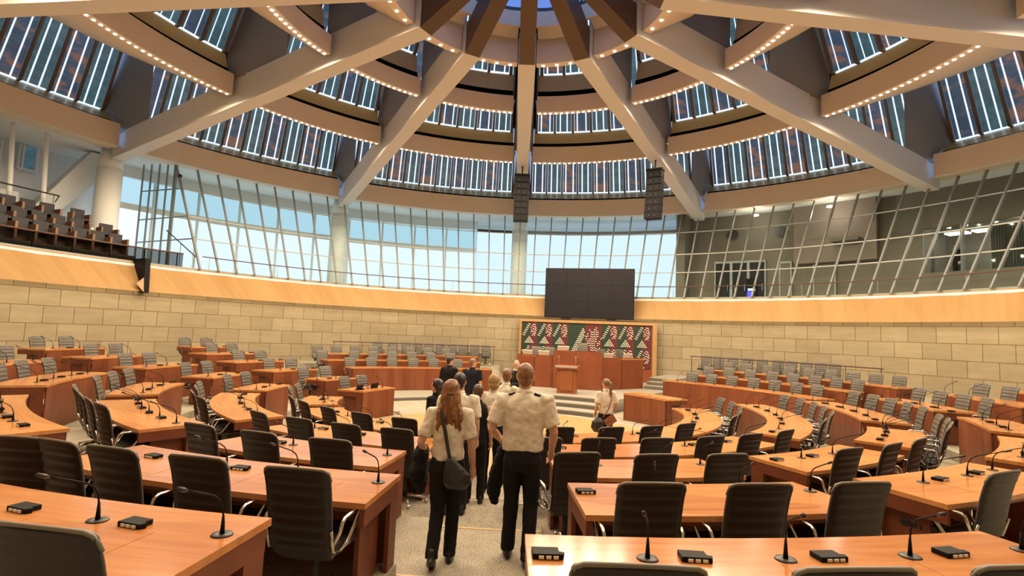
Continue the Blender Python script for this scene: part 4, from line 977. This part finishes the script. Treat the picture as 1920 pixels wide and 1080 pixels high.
# bag and jackets they carry
t=thing('shoulder_bag','black leather shoulder bag hanging across the back of the auburn haired woman','bag',wl+Vector((.08,-.19,.72)))
m=MB(); m.loft([(.10,-.165,.74,.095,.035),(.11,-.175,.79,.135,.05),(.10,-.172,.87,.125,.046),(.06,-.165,.95,.075,.034),(.03,-.160,1.01,.032,.022)],16); o=put_world(wl,.05,m).build('pouch','bag',t,True); skinify(o,.010,.014,TEX,2)
m=MB(); pts=[(.03,-.155,1.0),(.0,-.152,1.12),(-.025,-.150,1.24),(-.055,-.150,1.36),(-.09,-.10,1.465),(-.10,-.02,1.49),(-.09,.07,1.44)]
for a,b in zip(pts[:-1],pts[1:]): m.bar(a,b,.034,.010,up=(0,1,0))
put_world(wl,.05,m).build('strap','bag',t)
def jacket(nm,lab,base,rz,pts):
    t=thing(nm,lab,'jacket',base)
    m=MB(); m.loft(pts,16); o=put_world(base,rz,m).build('cloth','blackcloth',t,True); skinify(o,.012,.05,TEX,2); return t
jacket('folded_jacket','black jacket draped over the left arm of the auburn haired woman',wl,.05,[(-.25,.10,.62,.03,.05),(-.27,.10,.70,.075,.10),(-.28,.09,.85,.085,.13),(-.27,.10,1.0,.075,.12),(-.26,.10,1.08,.05,.08)])
jacket('folded_jacket','black jacket carried at the left side of the tall ginger haired man',ml,-.02,[(-.27,.16,.50,.03,.05),(-.28,.16,.60,.07,.07),(-.25,.15,.80,.075,.09),(-.21,.15,.98,.06,.09),(-.19,.15,1.07,.05,.06)])
# the group ahead of them
person('dark haired man from behind in a cream shirt, just ahead of the auburn haired woman',(-.72,-5.75,T1),0.05,1.82,'m','short','hair_dark',epaul=True,broad=1.08)
person('woman with glasses and long dark hair in a black jacket looking left',(-1.28,-3.85,T0),.9,1.72,'f','long','hair_dark','blackcloth',sleeves='long',turn=.6,face_=True,collar='blackcloth')
person('dark haired man in a black suit standing beyond the inner desks near the left benches',(-1.85,2.5,ARENA),-.35,1.92,'m','short','hair_dark','blackcloth',sleeves='long',collar='blackcloth',face_=True,turn=-.5)
person('man in a navy polo shirt looking up to the right',(-1.18,2.3,ARENA),-.25,1.90,'m','short','hair_tan','navy',broad=1.08,collar='navy',turn=-.75,face_=True)
person('short dark haired youth from behind in a black vest among the group',(-.50,-5.25,T1),0.0,1.63,'m','short','hair_brown','blackcloth',sleeves='none',broad=.95,collar='blackcloth')
person('blond woman from behind in a cream shirt with hair pinned up',(-.30,-4.78,T1),-.05,1.75,'f','bob','hair_blond')
person('ginger haired man in a cream shirt beyond the blond woman, head turned left',(-.14,-3.2,T0),-.5,1.90,'m','short','hair_ginger',epaul=True,turn=.6)
person('dark haired woman in a black suit standing beyond the ginger haired man',(-.10,-1.2,ARENA),.3,1.87,'f','bob','hair_dark','blackcloth',sleeves='long',collar='blackcloth')
person('bald man in a dark suit and white shirt facing the camera',(.05,1.9,ARENA),math.pi+.1,1.93,'m','bald',None,'blackcloth',sleeves='long',face_=True)
w2=Vector((2.02,-1.05,ARENA))
person('woman with a blond ponytail and cream shirt standing alone on the arena floor',w2,.25,1.74,'f','pony','hair_tan',epaul=True,turn=.3,broad=1.05,
  armL=[(-.160,-.01,1.43),(-.225,-.04,1.16),(-.20,.10,.99)],armR=[(.160,-.01,1.43),(.235,-.05,1.17),(.20,.10,1.02)])
t=thing('handbag','black shiny handbag at the left hip of the woman with the ponytail','bag',w2+Vector((-.26,-.10,.80)))
m=MB(); m.loft([(-.22,-.12,.62,.10,.06),(-.24,-.13,.72,.15,.085),(-.22,-.12,.84,.14,.08),(-.20,-.10,.92,.07,.05)],14); o=put_world(w2,.25,m).build('pouch','bag',t,True); skinify(o,.012,.02,TEX,2)
m=MB(); pts=[(-.12,-.16,.93),(.0,-.15,1.1),(.07,-.14,1.28),(.10,-.09,1.45),(.10,0,1.49)]
for a,b in zip(pts[:-1],pts[1:]): m.bar(a,b,.02,.008,up=(0,1,0))
put_world(w2,.25,m).build('strap','folder',t)
t=thing('notebook','brown notebook held behind the back of the woman with the ponytail','notebook',w2+Vector((.02,-.16,.80)))
m=MB(); m.box(-.13,.13,-.012,.012,-.09,.09,Matrix.Translation((.04,-.165,.86))@Matrix.Rotation(-.6,4,'Y')); put_world(w2,.25,m).build('cover','folder',t,bevel=.004)
person('dark clothed person standing inside the studio behind the right glass',OP(24.0,59.1,5.75),math.pi-59*D2R-.5,1.80,'m','short','hair_dark','blackcloth',sleeves='long',collar='blackcloth')
struct('floor_studio', MB().sweep([(23.0,4.5),(25.6,4.5),(25.6,5.75),(23.0,5.75)],56.6,95,12),'taupe','raised floor inside the studio')
